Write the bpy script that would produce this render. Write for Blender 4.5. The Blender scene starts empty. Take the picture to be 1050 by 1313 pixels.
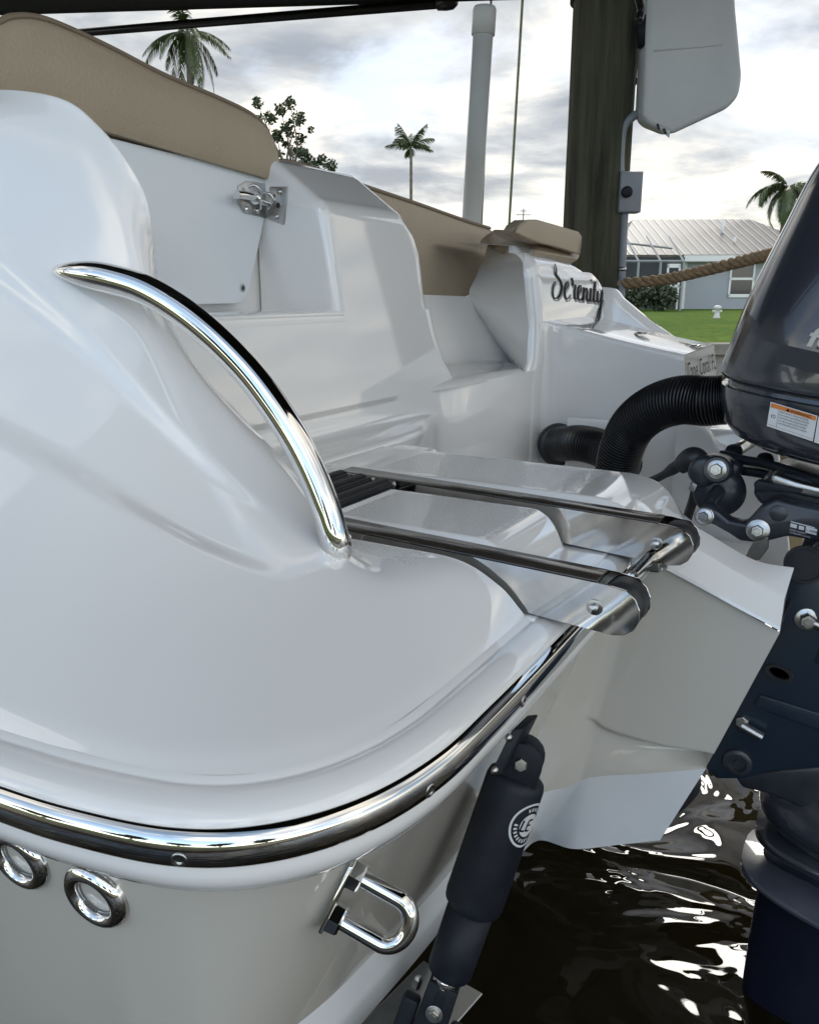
import bpy, bmesh, math, random
from mathutils import Vector, Matrix
random.seed(7)
S = bpy.context.scene
COL = S.collection
R = math.radians

# ------------------------------------------------------------------ camera
F, CX, CY = 1050.0, 525.0, 656.5
PITCH, YAW, ZC = R(15.1), R(30), 1.8
fh = Vector((-math.sin(YAW), math.cos(YAW), 0))
rt = Vector((math.cos(YAW), math.sin(YAW), 0))
cp, sp = math.cos(PITCH), math.sin(PITCH)
fw = fh*cp - Vector((0, 0, sp))
upv = fh*sp + Vector((0, 0, cp))
EYE = Vector((0, 0, ZC))
cam_d = bpy.data.cameras.new('camera'); cam = bpy.data.objects.new('camera', cam_d); COL.objects.link(cam)
cam.location = EYE
cam.rotation_euler = Matrix((rt, upv, -fw)).transposed().to_euler()
cam_d.sensor_fit = 'HORIZONTAL'; cam_d.sensor_width = 36; cam_d.lens = 36*F/1050
cam_d.clip_start = .02; cam_d.clip_end = 3000
S.camera = cam

def ray(px, py):
    return fw + rt*((px-CX)/F) - upv*((py-CY)/F)
def W(px, py, x=None, y=None, z=None, d=None, D=None):
    "survey: the point where a sight line meets the plane the thing really lies on"
    v = ray(px, py)
    if x is not None: t = x/v.x
    elif y is not None: t = y/v.y
    elif z is not None: t = (z-ZC)/v.z
    elif D is not None: t = D/v.dot(fh)
    else: t = d
    return EYE + v*t
def WP(px, py, x0, k, z0):
    "plane x = x0 - k (z - z0)"
    v = ray(px, py); t = (x0-k*(ZC-z0))/(v.x+k*v.z)
    return EYE + v*t
def proj(p):
    q = p-EYE; d = q.dot(fw)
    return (CX+F*q.dot(rt)/d, CY-F*q.dot(upv)/d, d)

# ------------------------------------------------------------------ materials
def mat(name, col, rough=.5, metal=0, coat=0, noise=None, bump=None, ior=1.5, trans=0, spec=.5):
    """noise=(scale, amount, colour2) soft mottling of the pigment; bump=(scale, strength, dist)"""
    m = bpy.data.materials.new(name); m.use_nodes = True
    nt = m.node_tree; b = nt.nodes['Principled BSDF']
    b.inputs['Base Color'].default_value = (*col, 1)
    b.inputs['Roughness'].default_value = rough
    b.inputs['Metallic'].default_value = metal
    b.inputs['IOR'].default_value = ior
    b.inputs['Coat Weight'].default_value = coat
    b.inputs['Coat Roughness'].default_value = .04
    b.inputs['Transmission Weight'].default_value = trans
    b.inputs['Specular IOR Level'].default_value = spec
    tc = nt.nodes.new('ShaderNodeTexCoord')
    if noise:
        n = nt.nodes.new('ShaderNodeTexNoise'); n.inputs['Scale'].default_value = noise[0]; n.inputs['Detail'].default_value = 6
        mx = nt.nodes.new('ShaderNodeMix'); mx.data_type = 'RGBA'
        rp = nt.nodes.new('ShaderNodeMapRange'); rp.inputs[1].default_value = .35; rp.inputs[2].default_value = .7; rp.inputs[4].default_value = noise[1]
        nt.links.new(tc.outputs['Object'], n.inputs['Vector'])
        nt.links.new(n.outputs['Fac'], rp.inputs[0]); nt.links.new(rp.outputs[0], mx.inputs[0])
        mx.inputs[6].default_value = (*col, 1); mx.inputs[7].default_value = (*noise[2], 1)
        nt.links.new(mx.outputs[2], b.inputs['Base Color'])
        m['mix'] = mx.name
    if bump:
        n = nt.nodes.new('ShaderNodeTexNoise'); n.inputs['Scale'].default_value = bump[0]; n.inputs['Detail'].default_value = 4
        bp = nt.nodes.new('ShaderNodeBump'); bp.inputs['Strength'].default_value = bump[1]; bp.inputs['Distance'].default_value = bump[2]
        nt.links.new(tc.outputs['Object'], n.inputs['Vector'])
        nt.links.new(n.outputs['Fac'], bp.inputs['Height']); nt.links.new(bp.outputs[0], b.inputs['Normal'])
    return m

GEL = mat('white_gelcoat', (.82, .818, .81), .07, coat=.9, noise=(3, .3, (.785, .785, .78)))
HUL = mat('sand_hull_gelcoat', (.56, .545, .495), .13, coat=.7, noise=(2.5, .3, (.52, .505, .46)), bump=(120, .05, .0006))
BOT = mat('white_bottom_gelcoat', (.72, .75, .78), .25, coat=.2, noise=(7, .5, (.60, .63, .65)))
BOARD = mat('white_plastic_board', (.77, .82, .86), .3, noise=(4, .4, (.74, .79, .82)))
STEEL = mat('polished_stainless', (.72, .71, .69), .045, 1, noise=(30, .25, (.62, .61, .59)))
STEELP = mat('rolled_stainless_plate', (.60, .59, .57), .08, 1, noise=(35, .5, (.40, .39, .37)), bump=(9, .10, .004))
STEELB = mat('brushed_stainless', (.50, .50, .49), .28, 1, noise=(60, .5, (.36, .36, .35)), bump=(150, .08, .0005))
TAN = mat('tan_vinyl', (.42, .345, .25), .5, noise=(9, .6, (.385, .315, .225)), bump=(170, .9, .0022))
PIP = mat('tan_piping', (.22, .17, .12), .5, bump=(260, .4, .001))
BLK = mat('black_rubber', (.016, .017, .02), .45, noise=(25, .6, (.03, .032, .036)), bump=(90, .15, .001))
BLKH = mat('black_hose_plastic', (.010, .011, .013), .3, noise=(40, .5, (.016, .017, .02)))
BLKM = mat('matte_black_plastic', (.008, .0105, .016), .5, spec=.25, noise=(22, .7, (.020, .024, .032)), bump=(60, .2, .0008))
BROWNT = mat('dark_glossy_pad', (.03, .026, .022), .22, coat=.3, noise=(40, .5, (.05, .042, .034)))
NAVY = mat('navy_engine_paint', (.030, .034, .045), .2, coat=.7, noise=(5, .4, (.035, .04, .058)), bump=(400, .03, .0004))
NAVYD = mat('navy_bracket_paint', (.010, .020, .036), .36, coat=.1, noise=(14, .7, (.018, .030, .045)), bump=(45, .2, .0012))
GREYD = mat('dark_grey_casting', (.02, .024, .034), .32, coat=.15, noise=(20, .7, (.045, .05, .06)), bump=(80, .2, .001))
CANV = mat('black_canvas', (.016, .016, .017), .8, bump=(300, .4, .001))
ALU = mat('anodised_tube', (.03, .03, .032), .3, .6)
ROPE = mat('manila_rope', (.36, .25, .145), .85, noise=(60, .8, (.17, .12, .07)), bump=(220, .8, .003))
PVC = mat('white_pvc', (.62, .62, .60), .4, noise=(6, .5, (.52, .52, .49)))
WOODP = mat('weathered_piling', (.085, .085, .055), .9, noise=(22, 1, (.026, .026, .018)), bump=(45, 1, .02))
WOODL = mat('pale_piling', (.27, .21, .12), .9, noise=(9, .9, (.16, .12, .07)), bump=(30, .8, .01))
GPLA = mat('grey_plastic', (.27, .29, .32), .5, noise=(12, .5, (.2, .21, .24)))
WPLA = mat('white_cover_plastic', (.55, .57, .58), .38, noise=(5, .5, (.48, .50, .51)), bump=(200, .06, .0006))
WALL = mat('painted_stucco', (.35, .37, .40), .8, noise=(1.5, .5, (.31, .33, .36)), bump=(25, .3, .01))
TRIM = mat('white_trim', (.75, .75, .74), .5, noise=(2, .3, (.68, .68, .66)))
GLASS = mat('dark_window_glass', (.012, .016, .02), .05, noise=(2, .6, (.03, .035, .04)))
CONC = mat('seawall_concrete', (.30, .28, .25), .9, noise=(3, .9, (.18, .17, .14)), bump=(20, .5, .01))
DOCK = mat('grey_dock_boards', (.30, .26, .20), .85, noise=(6, .9, (.20, .17, .13)), bump=(30, .5, .006))
INK = mat('black_vinyl_letter', (.006, .006, .007), .6, spec=.12, noise=(40, .5, (.02, .02, .022)))
INKS = mat('silver_grey_vinyl', (.26, .27, .28), .5, spec=.3, noise=(40, .4, (.26, .27, .28)))
SIL = mat('silver_decal', (.48, .48, .47), .35, .3, noise=(30, .4, (.42, .42, .41)))
LBL = mat('white_label', (.62, .64, .66), .4, noise=(30, .4, (.56, .58, .60)))
ORA = mat('orange_label', (.62, .20, .035), .45, noise=(30, .4, (.55, .17, .03)))
LEAFS = mat('palm_leaf', (.055, .082, .030), .5, noise=(1.2, .9, (.10, .115, .045)))
LEAFT = mat('tree_leaf', (.030, .048, .022), .5, noise=(1.5, .9, (.055, .075, .03)))
BARK = mat('grey_bark', (.17, .145, .115), .9, noise=(7, .9, (.09, .08, .065)), bump=(14, .7, .03))
for m_ in (LEAFS, LEAFT):
    m_.node_tree.nodes['Principled BSDF'].inputs['Subsurface Weight'].default_value = 0

def grain(m, along=.07):
    "stretch the mottling along the timber"
    t_ = m.node_tree; tcn = t_.nodes['Texture Coordinate']
    mpn = t_.nodes.new('ShaderNodeMapping'); mpn.inputs['Scale'].default_value = (1, 1, along)
    t_.links.new(tcn.outputs['Object'], mpn.inputs['Vector'])
    for n_ in t_.nodes:
        if n_.type == 'TEX_NOISE': t_.links.new(mpn.outputs[0], n_.inputs['Vector'])
grain(WOODP); grain(WOODL)
# non-skid: same gelcoat, with a moulded pebble bump
NSK = mat('nonskid_gelcoat', (.78, .785, .78), .16, coat=.5, noise=(8, .4, (.74, .745, .74)))
nt = NSK.node_tree; b = nt.nodes['Principled BSDF']
vo = nt.nodes.new('ShaderNodeTexVoronoi'); vo.inputs['Scale'].default_value = 430
tc = nt.nodes.new('ShaderNodeTexCoord'); bp = nt.nodes.new('ShaderNodeBump')
bp.inputs['Strength'].default_value = 1; bp.inputs['Distance'].default_value = .0022
nt.links.new(tc.outputs['Object'], vo.inputs['Vector']); nt.links.new(vo.outputs['Distance'], bp.inputs['Height']); nt.links.new(bp.outputs[0], b.inputs['Normal'])

# grass
GRASS = mat('lawn_grass', (.085, .165, .022), .9, spec=.05, noise=(.5, 1, (.14, .215, .03)), bump=(25, 1, .05))
nt = GRASS.node_tree; b = nt.nodes['Principled BSDF']; mx = nt.nodes[GRASS['mix']]
n2 = nt.nodes.new('ShaderNodeTexNoise'); n2.inputs['Scale'].default_value = 6; n2.inputs['Detail'].default_value = 8
m2 = nt.nodes.new('ShaderNodeMix'); m2.data_type = 'RGBA'; m2.blend_type = 'MULTIPLY'; m2.inputs[0].default_value = .7
r2 = nt.nodes.new('ShaderNodeValToRGB'); r2.color_ramp.elements[0].position = .3; r2.color_ramp.elements[0].color = (.30, .36, .26, 1); r2.color_ramp.elements[1].position = .65
nt.links.new(nt.nodes['Texture Coordinate'].outputs['Object'], n2.inputs['Vector']); nt.links.new(n2.outputs['Fac'], r2.inputs[0])
nt.links.new(mx.outputs[2], m2.inputs[6]); nt.links.new(r2.outputs[0], m2.inputs[7]); nt.links.new(m2.outputs[2], b.inputs['Base Color'])

# metal roof with standing seams
ROOF = mat('pale_metal_roof', (.37, .355, .345), .5, .1, noise=(.6, .6, (.32, .31, .30)))

# water
WAT = bpy.data.materials.new('canal_water'); WAT.use_nodes = True
nt = WAT.node_tree; b = nt.nodes['Principled BSDF']
b.inputs['Base Color'].default_value = (.011, .0085, .0035, 1); b.inputs['Roughness'].default_value = .0; b.inputs['IOR'].default_value = 1.33
tc = nt.nodes.new('ShaderNodeTexCoord')
mp = nt.nodes.new('ShaderNodeMapping'); mp.inputs['Rotation'].default_value = (0, 0, R(25)); mp.inputs['Scale'].default_value = (1.15, 1.6, 1)
na = nt.nodes.new('ShaderNodeTexNoise'); na.inputs['Scale'].default_value = 1.5; na.inputs['Detail'].default_value = 3.0; na.inputs['Roughness'].default_value = .36; na.inputs['Distortion'].default_value = 1.1
bp = nt.nodes.new('ShaderNodeBump'); bp.inputs['Strength'].default_value = 1; bp.inputs['Distance'].default_value = .085
nt.links.new(tc.outputs['Object'], mp.inputs['Vector']); nt.links.new(mp.outputs[0], na.inputs['Vector'])
nt.links.new(na.outputs['Fac'], bp.inputs['Height']); nt.links.new(bp.outputs[0], b.inputs['Normal'])

# ------------------------------------------------------------------ object helpers
OFF = {}
def root(name, label, cat, loc=(0, 0, 0), group=None):
    o = bpy.data.objects.new(name, None); COL.objects.link(o); o.location = loc
    o.empty_display_size = .1
    o['label'] = label; o['category'] = cat
    if group: o['group'] = group
    OFF[o] = Vector(loc)
    return o
def put(name, bm, mats, parent=None, smooth=True, label=None, cat=None, group=None, kind=None, auto=None):
    "world-space bmesh -> one mesh object, carried by its parent"
    bmesh.ops.recalc_face_normals(bm, faces=bm.faces)
    me = bpy.data.meshes.new(name); bm.to_mesh(me); bm.free()
    if not isinstance(mats, (list, tuple)): mats = [mats]
    for m in mats: me.materials.append(m)
    for p in me.polygons: p.use_smooth = smooth
    o = bpy.data.objects.new(name, me); COL.objects.link(o)
    if parent is not None:
        off = OFF[parent]; me.transform(Matrix.Translation(-off)); o.parent = parent; OFF[o] = off
    else: OFF[o] = Vector((0, 0, 0))
    if smooth and auto is not None:
        me.set_sharp_from_angle(angle=R(auto))
    if label: o['label'] = label
    if cat: o['category'] = cat
    if group: o['group'] = group
    if kind: o['kind'] = kind
    return o

def cr(P, t):
    n = len(P)-1; t = max(0, min(n-1e-9, t*n)); i = int(t); u = t-i
    a, b_, c, d = P[max(i-1, 0)], P[i], P[i+1], P[min(i+2, n)]
    return .5*((2*b_)+(c-a)*u+(2*a-5*b_+4*c-d)*u*u+(3*b_-a-3*c+d)*u**3)
def spline(P, n):
    P = [Vector(p) for p in P]
    return [cr(P, i/(n-1)) for i in range(n)]
def grid(bm, rows, mi=0, flip=False, close=False):
    V = [[bm.verts.new(p) for p in r] for r in rows]
    for i in range(len(V)-1):
        m = len(V[i])
        for j in range(m if close else m-1):
            k = (j+1) % m
            q = (V[i][j], V[i][k], V[i+1][k], V[i+1][j])
            f_ = bm.faces.new(q[::-1] if flip else q); f_.material_index = mi
    return V
def surf(rows, nu, nv):
    "smooth surface through a control net"
    a = [spline(r, nu) for r in rows]
    out = []
    for i in range(nv):
        t = i/(nv-1)
        out.append([cr([a[k][j] for k in range(len(a))], t) for j in range(nu)])
    return out
def frames(P):
    n = len(P); T = [(P[min(i+1, n-1)]-P[max(i-1, 0)]).normalized() for i in range(n)]
    ref = Vector((0, 0, 1)) if abs(T[0].z) < .9 else Vector((1, 0, 0))
    U = [(ref-T[0]*ref.dot(T[0])).normalized()]
    for i in range(1, n):
        u = U[-1]-T[i]*U[-1].dot(T[i]); U.append(u.normalized())
    return T, U, [T[i].cross(U[i]) for i in range(n)]
def tube(bm, P, r, seg=16, cap=True, mi=0, ov=1.0, ribs=None):
    P = [Vector(p) for p in P]; T, U, B = frames(P); rows = []
    for i, p in enumerate(P):
        rr = r(i/(len(P)-1)) if callable(r) else r
        if ribs: rr += ribs*(-1, -1, .7, 1, .7)[i % 5]
        rows.append([p+(U[i]*math.cos(2*math.pi*k/seg)*ov+B[i]*math.sin(2*math.pi*k/seg))*rr for k in range(seg)])
    V = grid(bm, rows, mi, close=True)
    if cap:
        for q in (V[0][::-1], V[-1]):
            f_ = bm.faces.new(q); f_.material_index = mi
    return V
def lathe(bm, c, ax, prof, seg=24, mi=0, cap=True, xdir=None):
    "prof: (distance along axis, radius)"
    c = Vector(c); ax = Vector(ax).normalized()
    u = Vector(xdir) if xdir else (Vector((0, 0, 1)) if abs(ax.z) < .9 else Vector((1, 0, 0)))
    u = (u-ax*u.dot(ax)).normalized(); w = ax.cross(u)
    rows = [[c+ax*h+(u*math.cos(2*math.pi*k/seg)+w*math.sin(2*math.pi*k/seg))*r_ for k in range(seg)] for h, r_ in prof]
    V = grid(bm, rows, mi, close=True)
    if cap:
        for q in (V[0][::-1], V[-1]):
            f_ = bm.faces.new(q); f_.material_index = mi
def hexbolt(bm, c, ax, r, h, mi=0, washer=True):
    ax = Vector(ax).normalized()
    if washer: lathe(bm, c, ax, [(0, r*1.45), (h*.16, r*1.45), (h*.2, r*1.35)], 20, mi); c = Vector(c)+ax*h*.2
    lathe(bm, c, ax, [(0, r), (h*.75, r), (h*.95, r*.86), (h*.96, r*.5), (h*1.0, r*.46)], 6, mi)
def prism(bm, poly, vec, bev=0, seg=3, mi=0):
    "closed polygon pushed along vec, edges bevelled"
    b2 = bmesh.new(); a = [b2.verts.new(p) for p in poly]; c = [b2.verts.new(Vector(p)+Vector(vec)) for p in poly]
    n = len(a); b2.faces.new(a); b2.faces.new(c[::-1])
    for i in range(n): b2.faces.new((a[i], c[i], c[(i+1) % n], a[(i+1) % n]))
    bmesh.ops.recalc_face_normals(b2, faces=b2.faces)
    if bev: bmesh.ops.bevel(b2, geom=b2.edges[:], offset=bev, segments=seg, affect='EDGES', profile=.5, clamp_overlap=True)
    for f_ in b2.faces: f_.material_index = mi
    merge(bm, b2)
def merge(bm, b2):
    me = bpy.data.meshes.new('tmp'); b2.to_mesh(me); b2.free(); bm.from_mesh(me); bpy.data.meshes.remove(me)
def box(bm, c, sx, sy, sz, ex=(1, 0, 0), ey=(0, 1, 0), ez=(0, 0, 1), bev=0, seg=2, mi=0):
    c, ex, ey, ez = Vector(c), Vector(ex), Vector(ey), Vector(ez)
    p = [c-ex*sx/2-ey*sy/2-ez*sz/2, c+ex*sx/2-ey*sy/2-ez*sz/2, c+ex*sx/2+ey*sy/2-ez*sz/2, c-ex*sx/2+ey*sy/2-ez*sz/2]
    prism(bm, p, ez*sz, bev, seg, mi)
def ss(a, b_, x):
    t = max(0, min(1, (x-a)/(b_-a))); return t*t*(3-2*t)
def lerp(a, b_, t): return a+(b_-a)*t
def NB(): return bmesh.new()

# ================================================================== BOAT
boat = root('motorboat', 'white motorboat seen at its stern corner with sand coloured hull and tan seats', 'boat', (-1.2, 1.66, .85))

# plan of the rub rail, port side -> stern corner -> transom
PLAN = [(-4.6, .36), (-3.4, .30), (-2.3, .305), (-1.5, .325), (-1.0, .342), (-.76, .356), (-.629, .367), (-.538, .378), (-.446, .401), (-.386, .441), (-.343, .506), (-.321, .592), (-.317, .70), (-.316, .85), (-.316, 1.0), (-.316, 1.17), (-.316, 1.40)]
plan = spline([Vector((x, y, 0)) for x, y in PLAN], 260)
PN = []
for i in range(260):
    t = (plan[min(i+1, 259)]-plan[max(i-1, 0)]).normalized(); PN.append(Vector((t.y, -t.x, 0)))
def hullpt(i, o, z, rake=True):
    dz = max(0, 1.318-z)
    p = plan[i]+PN[i]*o
    wx = max(0, PN[i].x)
    return Vector((p.x-.34*dz*(.35+.65*wx), p.y+.16*dz*(1-wx), z))
prof = [(.006, 1.372), (.012, 1.356), (.014, 1.348), (.012, 1.338), (.005, 1.327), (-.008, 1.3175), (-.022, 1.312), (-.031, 1.3095), (-.0345, 1.306), (-.035, 1.300)]
bm = NB()
rows = [[hullpt(i, o, z) for i in range(260)] for o, z in prof]
grid(bm, rows, 1)
zz = [1.300-.02*k for k in range(0, 27)]
# the lower edge of the sand coloured gelcoat follows the chine: higher at the port corner, lower towards the keel
def chine(i): 
    wx = max(0, PN[i].x); y = plan[i].y
    return .80 if wx < .2 else 1.04-.10*ss(.5, 1.0, y)-.03*ss(1., 1.4, y)
nz = 24
rows = [[hullpt(i, -.035, lerp(1.300, chine(i), k/nz)) for i in range(260)] for k in range(nz+1)]
grid(bm, rows, 0)
def botpt(i, k):
    a = hullpt(i, -.035, chine(i)); n_ = PN[i]
    return a+Vector((-.004*k, 0, -.085*k))+n_*(.004*k)
rows = [[botpt(i, k) for i in range(260)] for k in (0, .04, .5, 1)]
rows += [[botpt(i, 1)+Vector((-.12, .22, -.05)) for i in range(260)]]
grid(bm, rows, 2)
hull = put('hull', bm, [HUL, GEL, BOT], boat)
def hull_near(px, py):
    best = None
    for i in range(0, 260):
        for k in range(60):
            z = 1.31-.006*k
            p = hullpt(i, -.035, z); a = proj(p)
            d = (a[0]-px)**2+(a[1]-py)**2
            if a[2] > 0 and (best is None or d < best[0]): best = (d, i, z, p)
    _, i, z, p = best
    n_ = (hullpt(min(i+1, 259), -.035, z)-hullpt(i-1, -.035, z)).cross(hullpt(i, -.035, z+.01)-hullpt(i, -.035, z-.01)).normalized()
    return p, n_

# rub rail: a polished half-round on a vinyl insert
bm = NB()
sect = [(.006+.0125*math.cos(a), .0182*math.sin(a)) for a in [math.pi/2-math.pi*k/16 for k in range(17)]]
rows = [[plan[i]+PN[i]*(o+.003)+Vector((0, 0, 1.373+dz)) for i in range(0, 253)] for o, dz in sect]
grid(bm, rows)
rail = put('rub_rail', bm, STEEL, boat)
def rail_screw(px, py):
    best = min(range(40, 252), key=lambda i: (proj(plan[i]+PN[i]*.027+Vector((0, 0, 1.370)))[0]-px)**2+(proj(plan[i]+PN[i]*.027+Vector((0, 0, 1.370)))[1]-py)**2)
    b_ = NB(); n_ = (PN[best]+Vector((0, 0, -.12))).normalized()
    lathe(b_, plan[best]+PN[best]*.0212+Vector((0, 0, 1.369)), n_, [(-.004, .0070), (.0001, .0068), (.0005, .0058), (.0005, .0036), (-.0002, .0032), (-.0003, .0)], 24)
    put('screw', b_, STEELB, rail)
rail_screw(230, 1083); rail_screw(545, 1000); rail_screw(661, 888)

# deck moulding ---------------------------------------------------------
def offp(y):  # index on the transom run of the plan
    return min(range(200, 260), key=lambda i: abs(plan[i].y-y))
def deck_ring(o, z): return [plan[i]+PN[i]*o+Vector((0, 0, z)) for i in range(260)]
bm = NB()
ringprof = [(-.004, 1.374), (.006, 1.382), (.0108, 1.3875), (.0108, 1.393), (.006, 1.399), (-.003, 1.4035), (-.013, 1.406), (-.022, 1.4068), (-.0243, 1.4055), (-.0262, 1.4070), (-.034, 1.4095)]
rows = [deck_ring(o, z) for o, z in ringprof]
grid(bm, rows)
# the sweep from the gunwale up to the port coaming
outer_ring = deck_ring(-.034, 1.4095)
def outer(px, py):
    j = min(range(260), key=lambda i: (proj(outer_ring[i])[0]-px)**2+(proj(outer_ring[i])[1]-py)**2 if proj(outer_ring[i])[2] > 0 else 1e9)
    return j
def ringx(x): return min(range(200), key=lambda i: abs(outer_ring[i].x-x))
def cpt(px, py, y): return W(px, py, y=y) if y < 1 else W(px, py, z=y)
# columns across the fairing: coaming crest, bevel, lower bevel, toe (surveyed as sight line x distance abeam)
NET = [
 (ringx(-2.6), None, None, None, None),
 (ringx(-1.5), None, None, None, None),
 (ringx(-1.02), (-20, 117, .80), (-150, 250, .72), (-250, 420, .62), (-300, 600, .52)),
 (outer(-90, 865), (60, 116.5, .815), (0, 300, .73), (-60, 480, .63), (-90, 680, .525)),
 (outer(0, 915), (130, 155, .835), (70, 395, .75), (20, 560, .65), (0, 730, .54)),
 (outer(70, 948), (185, 245, .85), (130, 450, .765), (85, 605, .67), (70, 780, .545)),
 (outer(150, 972), (200, 340, .86), (185, 510, .775), (150, 650, .69), (150, 820, 1.446)),
 (outer(240, 985), (217, 428, .868), (240, 575, .785), (220, 690, .71), (240, 845, 1.440)),
 (outer(330, 984), (300, 522, .872), (300, 640, .80), (300, 725, 1.482), (330, 845, 1.440)),
 (outer(420, 966), (368, 595, .875), (355, 690, 1.496), (370, 755, 1.466), (405, 828, 1.443)),
 (outer(490, 936), (428, 668, .885), (415, 725, 1.472), (430, 765, 1.455), (470, 808, 1.445)),
 (outer(560, 885), (450, 690, .888), (475, 735, 1.467), (500, 763, 1.458), (545, 785, 1.447)),
]
cols = []
for j, a, b_, c, d in NET:
    po = outer_ring[j]
    if a is None:
        x_ = po.x
        cols.append([po, Vector((x_-.45, .80, 2.10+.03*(-x_))), Vector((x_-.40, .72, 1.95)), Vector((x_-.3, .62, 1.76)), Vector((x_-.15, .51, 1.57))])
    else: cols.append([po, cpt(*a), cpt(*b_), cpt(*c), cpt(*d)])
for y_ in (.862, .893):
    po = Vector((outer_ring[offp(y_)].x, y_, 1.4095))
    cols.append([po, Vector((-.645, y_, 1.4715)), Vector((-.54, y_, 1.471)), Vector((-.445, y_, 1.4685)), Vector((-.388, y_, 1.445))])
ctrl = [[] for _ in range(7)]
for k, (po, pI, pB, pC, pD) in enumerate(cols):
    low_f = ss(8, 11, k)
    o2 = lerp(po, pD, .22)+Vector((0, 0, .006*(1-low_f)+.002))
    i1_ = lerp(pB, pI, .72)+Vector((.010, -.016, .012))*(1-low_f)
    for r_, p in zip(ctrl, (po, o2, pD, pC, pB, i1_, pI)): r_.append(p)
for r_ in ctrl[1:6]:
    for _ in range(3):
        c_ = [p.copy() for p in r_]
        for k in range(3, 11): r_[k] = c_[k]*.5+(c_[k-1]+c_[k+1])*.25
c_ = [p.copy() for p in ctrl[6]]
for k in (2, 3, 4): ctrl[6][k] = c_[k]*.6+(c_[k-1]+c_[k+1])*.2+Vector((0, 0, .004))
QU, QV = 260, 150
Q = surf(ctrl, QU, QV)
import numpy as np
QA = np.array([[tuple(p) for p in r_] for r_ in Q])
wgt = np.zeros((QV, QU, 1)); wgt[2:QV-1, 1:QU-2] = 1
def smooth(A, w_, n):
    for _ in range(n):
        B_ = (np.roll(A, 1, 0)+np.roll(A, -1, 0)+np.roll(A, 1, 1)+np.roll(A, -1, 1)+A)*.2
        A = A+(B_-A)*w_
    return A
QA = smooth(QA, wgt, 110)
w2 = np.zeros((QV, QU, 1))
for i in range(QV):
    for j in range(QU):
        v_, u_ = i/(QV-1), j/(QU-1)
        w2[i, j, 0] = ss(.10, .24, v_)*(1-ss(.60, .86, v_))*ss(.22, .42, u_)*(1-ss(.74, .88, u_))
QA = smooth(QA, w2, 1600)
QA = smooth(QA, wgt, 20)
Q = [[Vector(QA[i, j]) for j in range(QU)] for i in range(QV)]
# moulded shallow scoop that narrows to a tip above the corner
def scoop(u, v):
    "v runs gunwale -> crest; the scoop lies between the two bevel rows and closes at its tip"
    tip = 9.0/13
    return ss(.465, .515, v)*(1-ss(.64, .685, v))*(1-ss(tip-.16, tip+.01, u))*ss(.12, .26, u)
nrm = [[None]*QU for _ in range(QV)]
for i in range(QV):
    for j in range(QU):
        a = Q[i][min(j+1, QU-1)]-Q[i][max(j-1, 0)]; b_ = Q[min(i+1, QV-1)][j]-Q[max(i-1, 0)][j]
        n_ = a.cross(b_); n_ = n_.normalized() if n_.length > 1e-12 else Vector((0, 0, 1))
        if n_.z < 0: n_ = -n_
        nrm[i][j] = n_
for i in range(QV):
    for j in range(QU):
        s_ = scoop(j/(QU-1), i/(QV-1))
        if s_: Q[i][j] = Q[i][j]-nrm[i][j]*.0105*s_
last = Q[-1]
def away(p):
    g = Vector((p.x, p.y, 0)).normalized(); return (g*.82+Vector((-.45, -.1, 0))).normalized()
wall_rows = []
for (k, dz) in ((.004, .0008), (.010, -.004), (.018, -.015), (.03, -.05), (.04, -.12), (.05, -.30)):
    wall_rows.append([Vector((p.x, p.y, max(1.39 if kd_ < 1 else 1.39, p.z+dz)))+away(p)*k*(1 if True else 0) for p, kd_ in zip(last, [0]*QU)])
NF0 = len(bm.faces)
grid(bm, Q+wall_rows)
grid(bm, [[r_[-1] for r_ in Q], [r_[-1]+Vector((0, .0015, -.055)) for r_ in Q]])
bm.faces.ensure_lookup_table()
ju0, ju1, iv0, iv1 = int(11.75/13*QU), int(12.86/13*QU), int(.56*QV), int(.93*QV)
for i in range(iv0, iv1):
    for j in range(ju0, ju1): bm.faces[NF0+i*(QU-1)+j].material_index = 1
deck = put('deck_moulding', bm, [GEL, NSK], boat)
def q_near(px, py):
    best = None
    for i in range(0, QV):
        for j in range(40, QU):
            a = proj(Q[i][j])
            if a[2] <= .1: continue
            d = (a[0]-px)**2+(a[1]-py)**2
            if best is None or d < best[0]: best = (d, i, j)
    _, i, j = best
    return Q[i][j], nrm[i][j]

# swim platform: one moulded height field -------------------------------
SL = [(.893, .966), (1.190, 1.266)]         # slots for the ladder rails
def plat(x, y):
    z = 1.4095
    def pad(y0, y1, x0, x1, top, ex=.085, ey=.020):
        u_ = max(0, min(1, (x-x1)/ex)); sl = (1-u_**2.2)**.62
        return top*sl*ss(y0-ey, y0+.004, y)*(1-ss(y1-.004, y1+ey, y))
    h = max(pad(.980, 1.176, -.8, -.458, .062, .054), pad(1.282, 1.50, -1, -.40, .064, .11, .05))
    z += h
    # fore shelf joining the pads under the seats
    if y < 1.56: z = max(z, 1.4095+.062*ss(-.775, -.835, x))
    # recess for the folded steps
    rc = ss(-.885, -.870, x)*(1-ss(-.725, -.712, x))*ss(.93, .945, y)*(1-ss(1.225, 1.238, y))
    z -= .032*rc
    for a, b_ in SL:
        top_ = z-1.4095
        g = ss(a-.004, a+.004, y)*(1-ss(b_-.004, b_+.004, y))*ss(-.90, -.87, x)*(1-rc)
        z -= max(0, top_-.018)*g
    # aft of the right hand pad the moulding falls away to the engine well
    if y > 1.24:
        z -= .10*ss(-.34, -.16, x)*ss(1.24, 1.30, y)
    z -= .14*ss(1.54, 1.66, y)*ss(-.98, -.86, x)
    return z
bm = NB()
nx, ny = 300, 300
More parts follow.
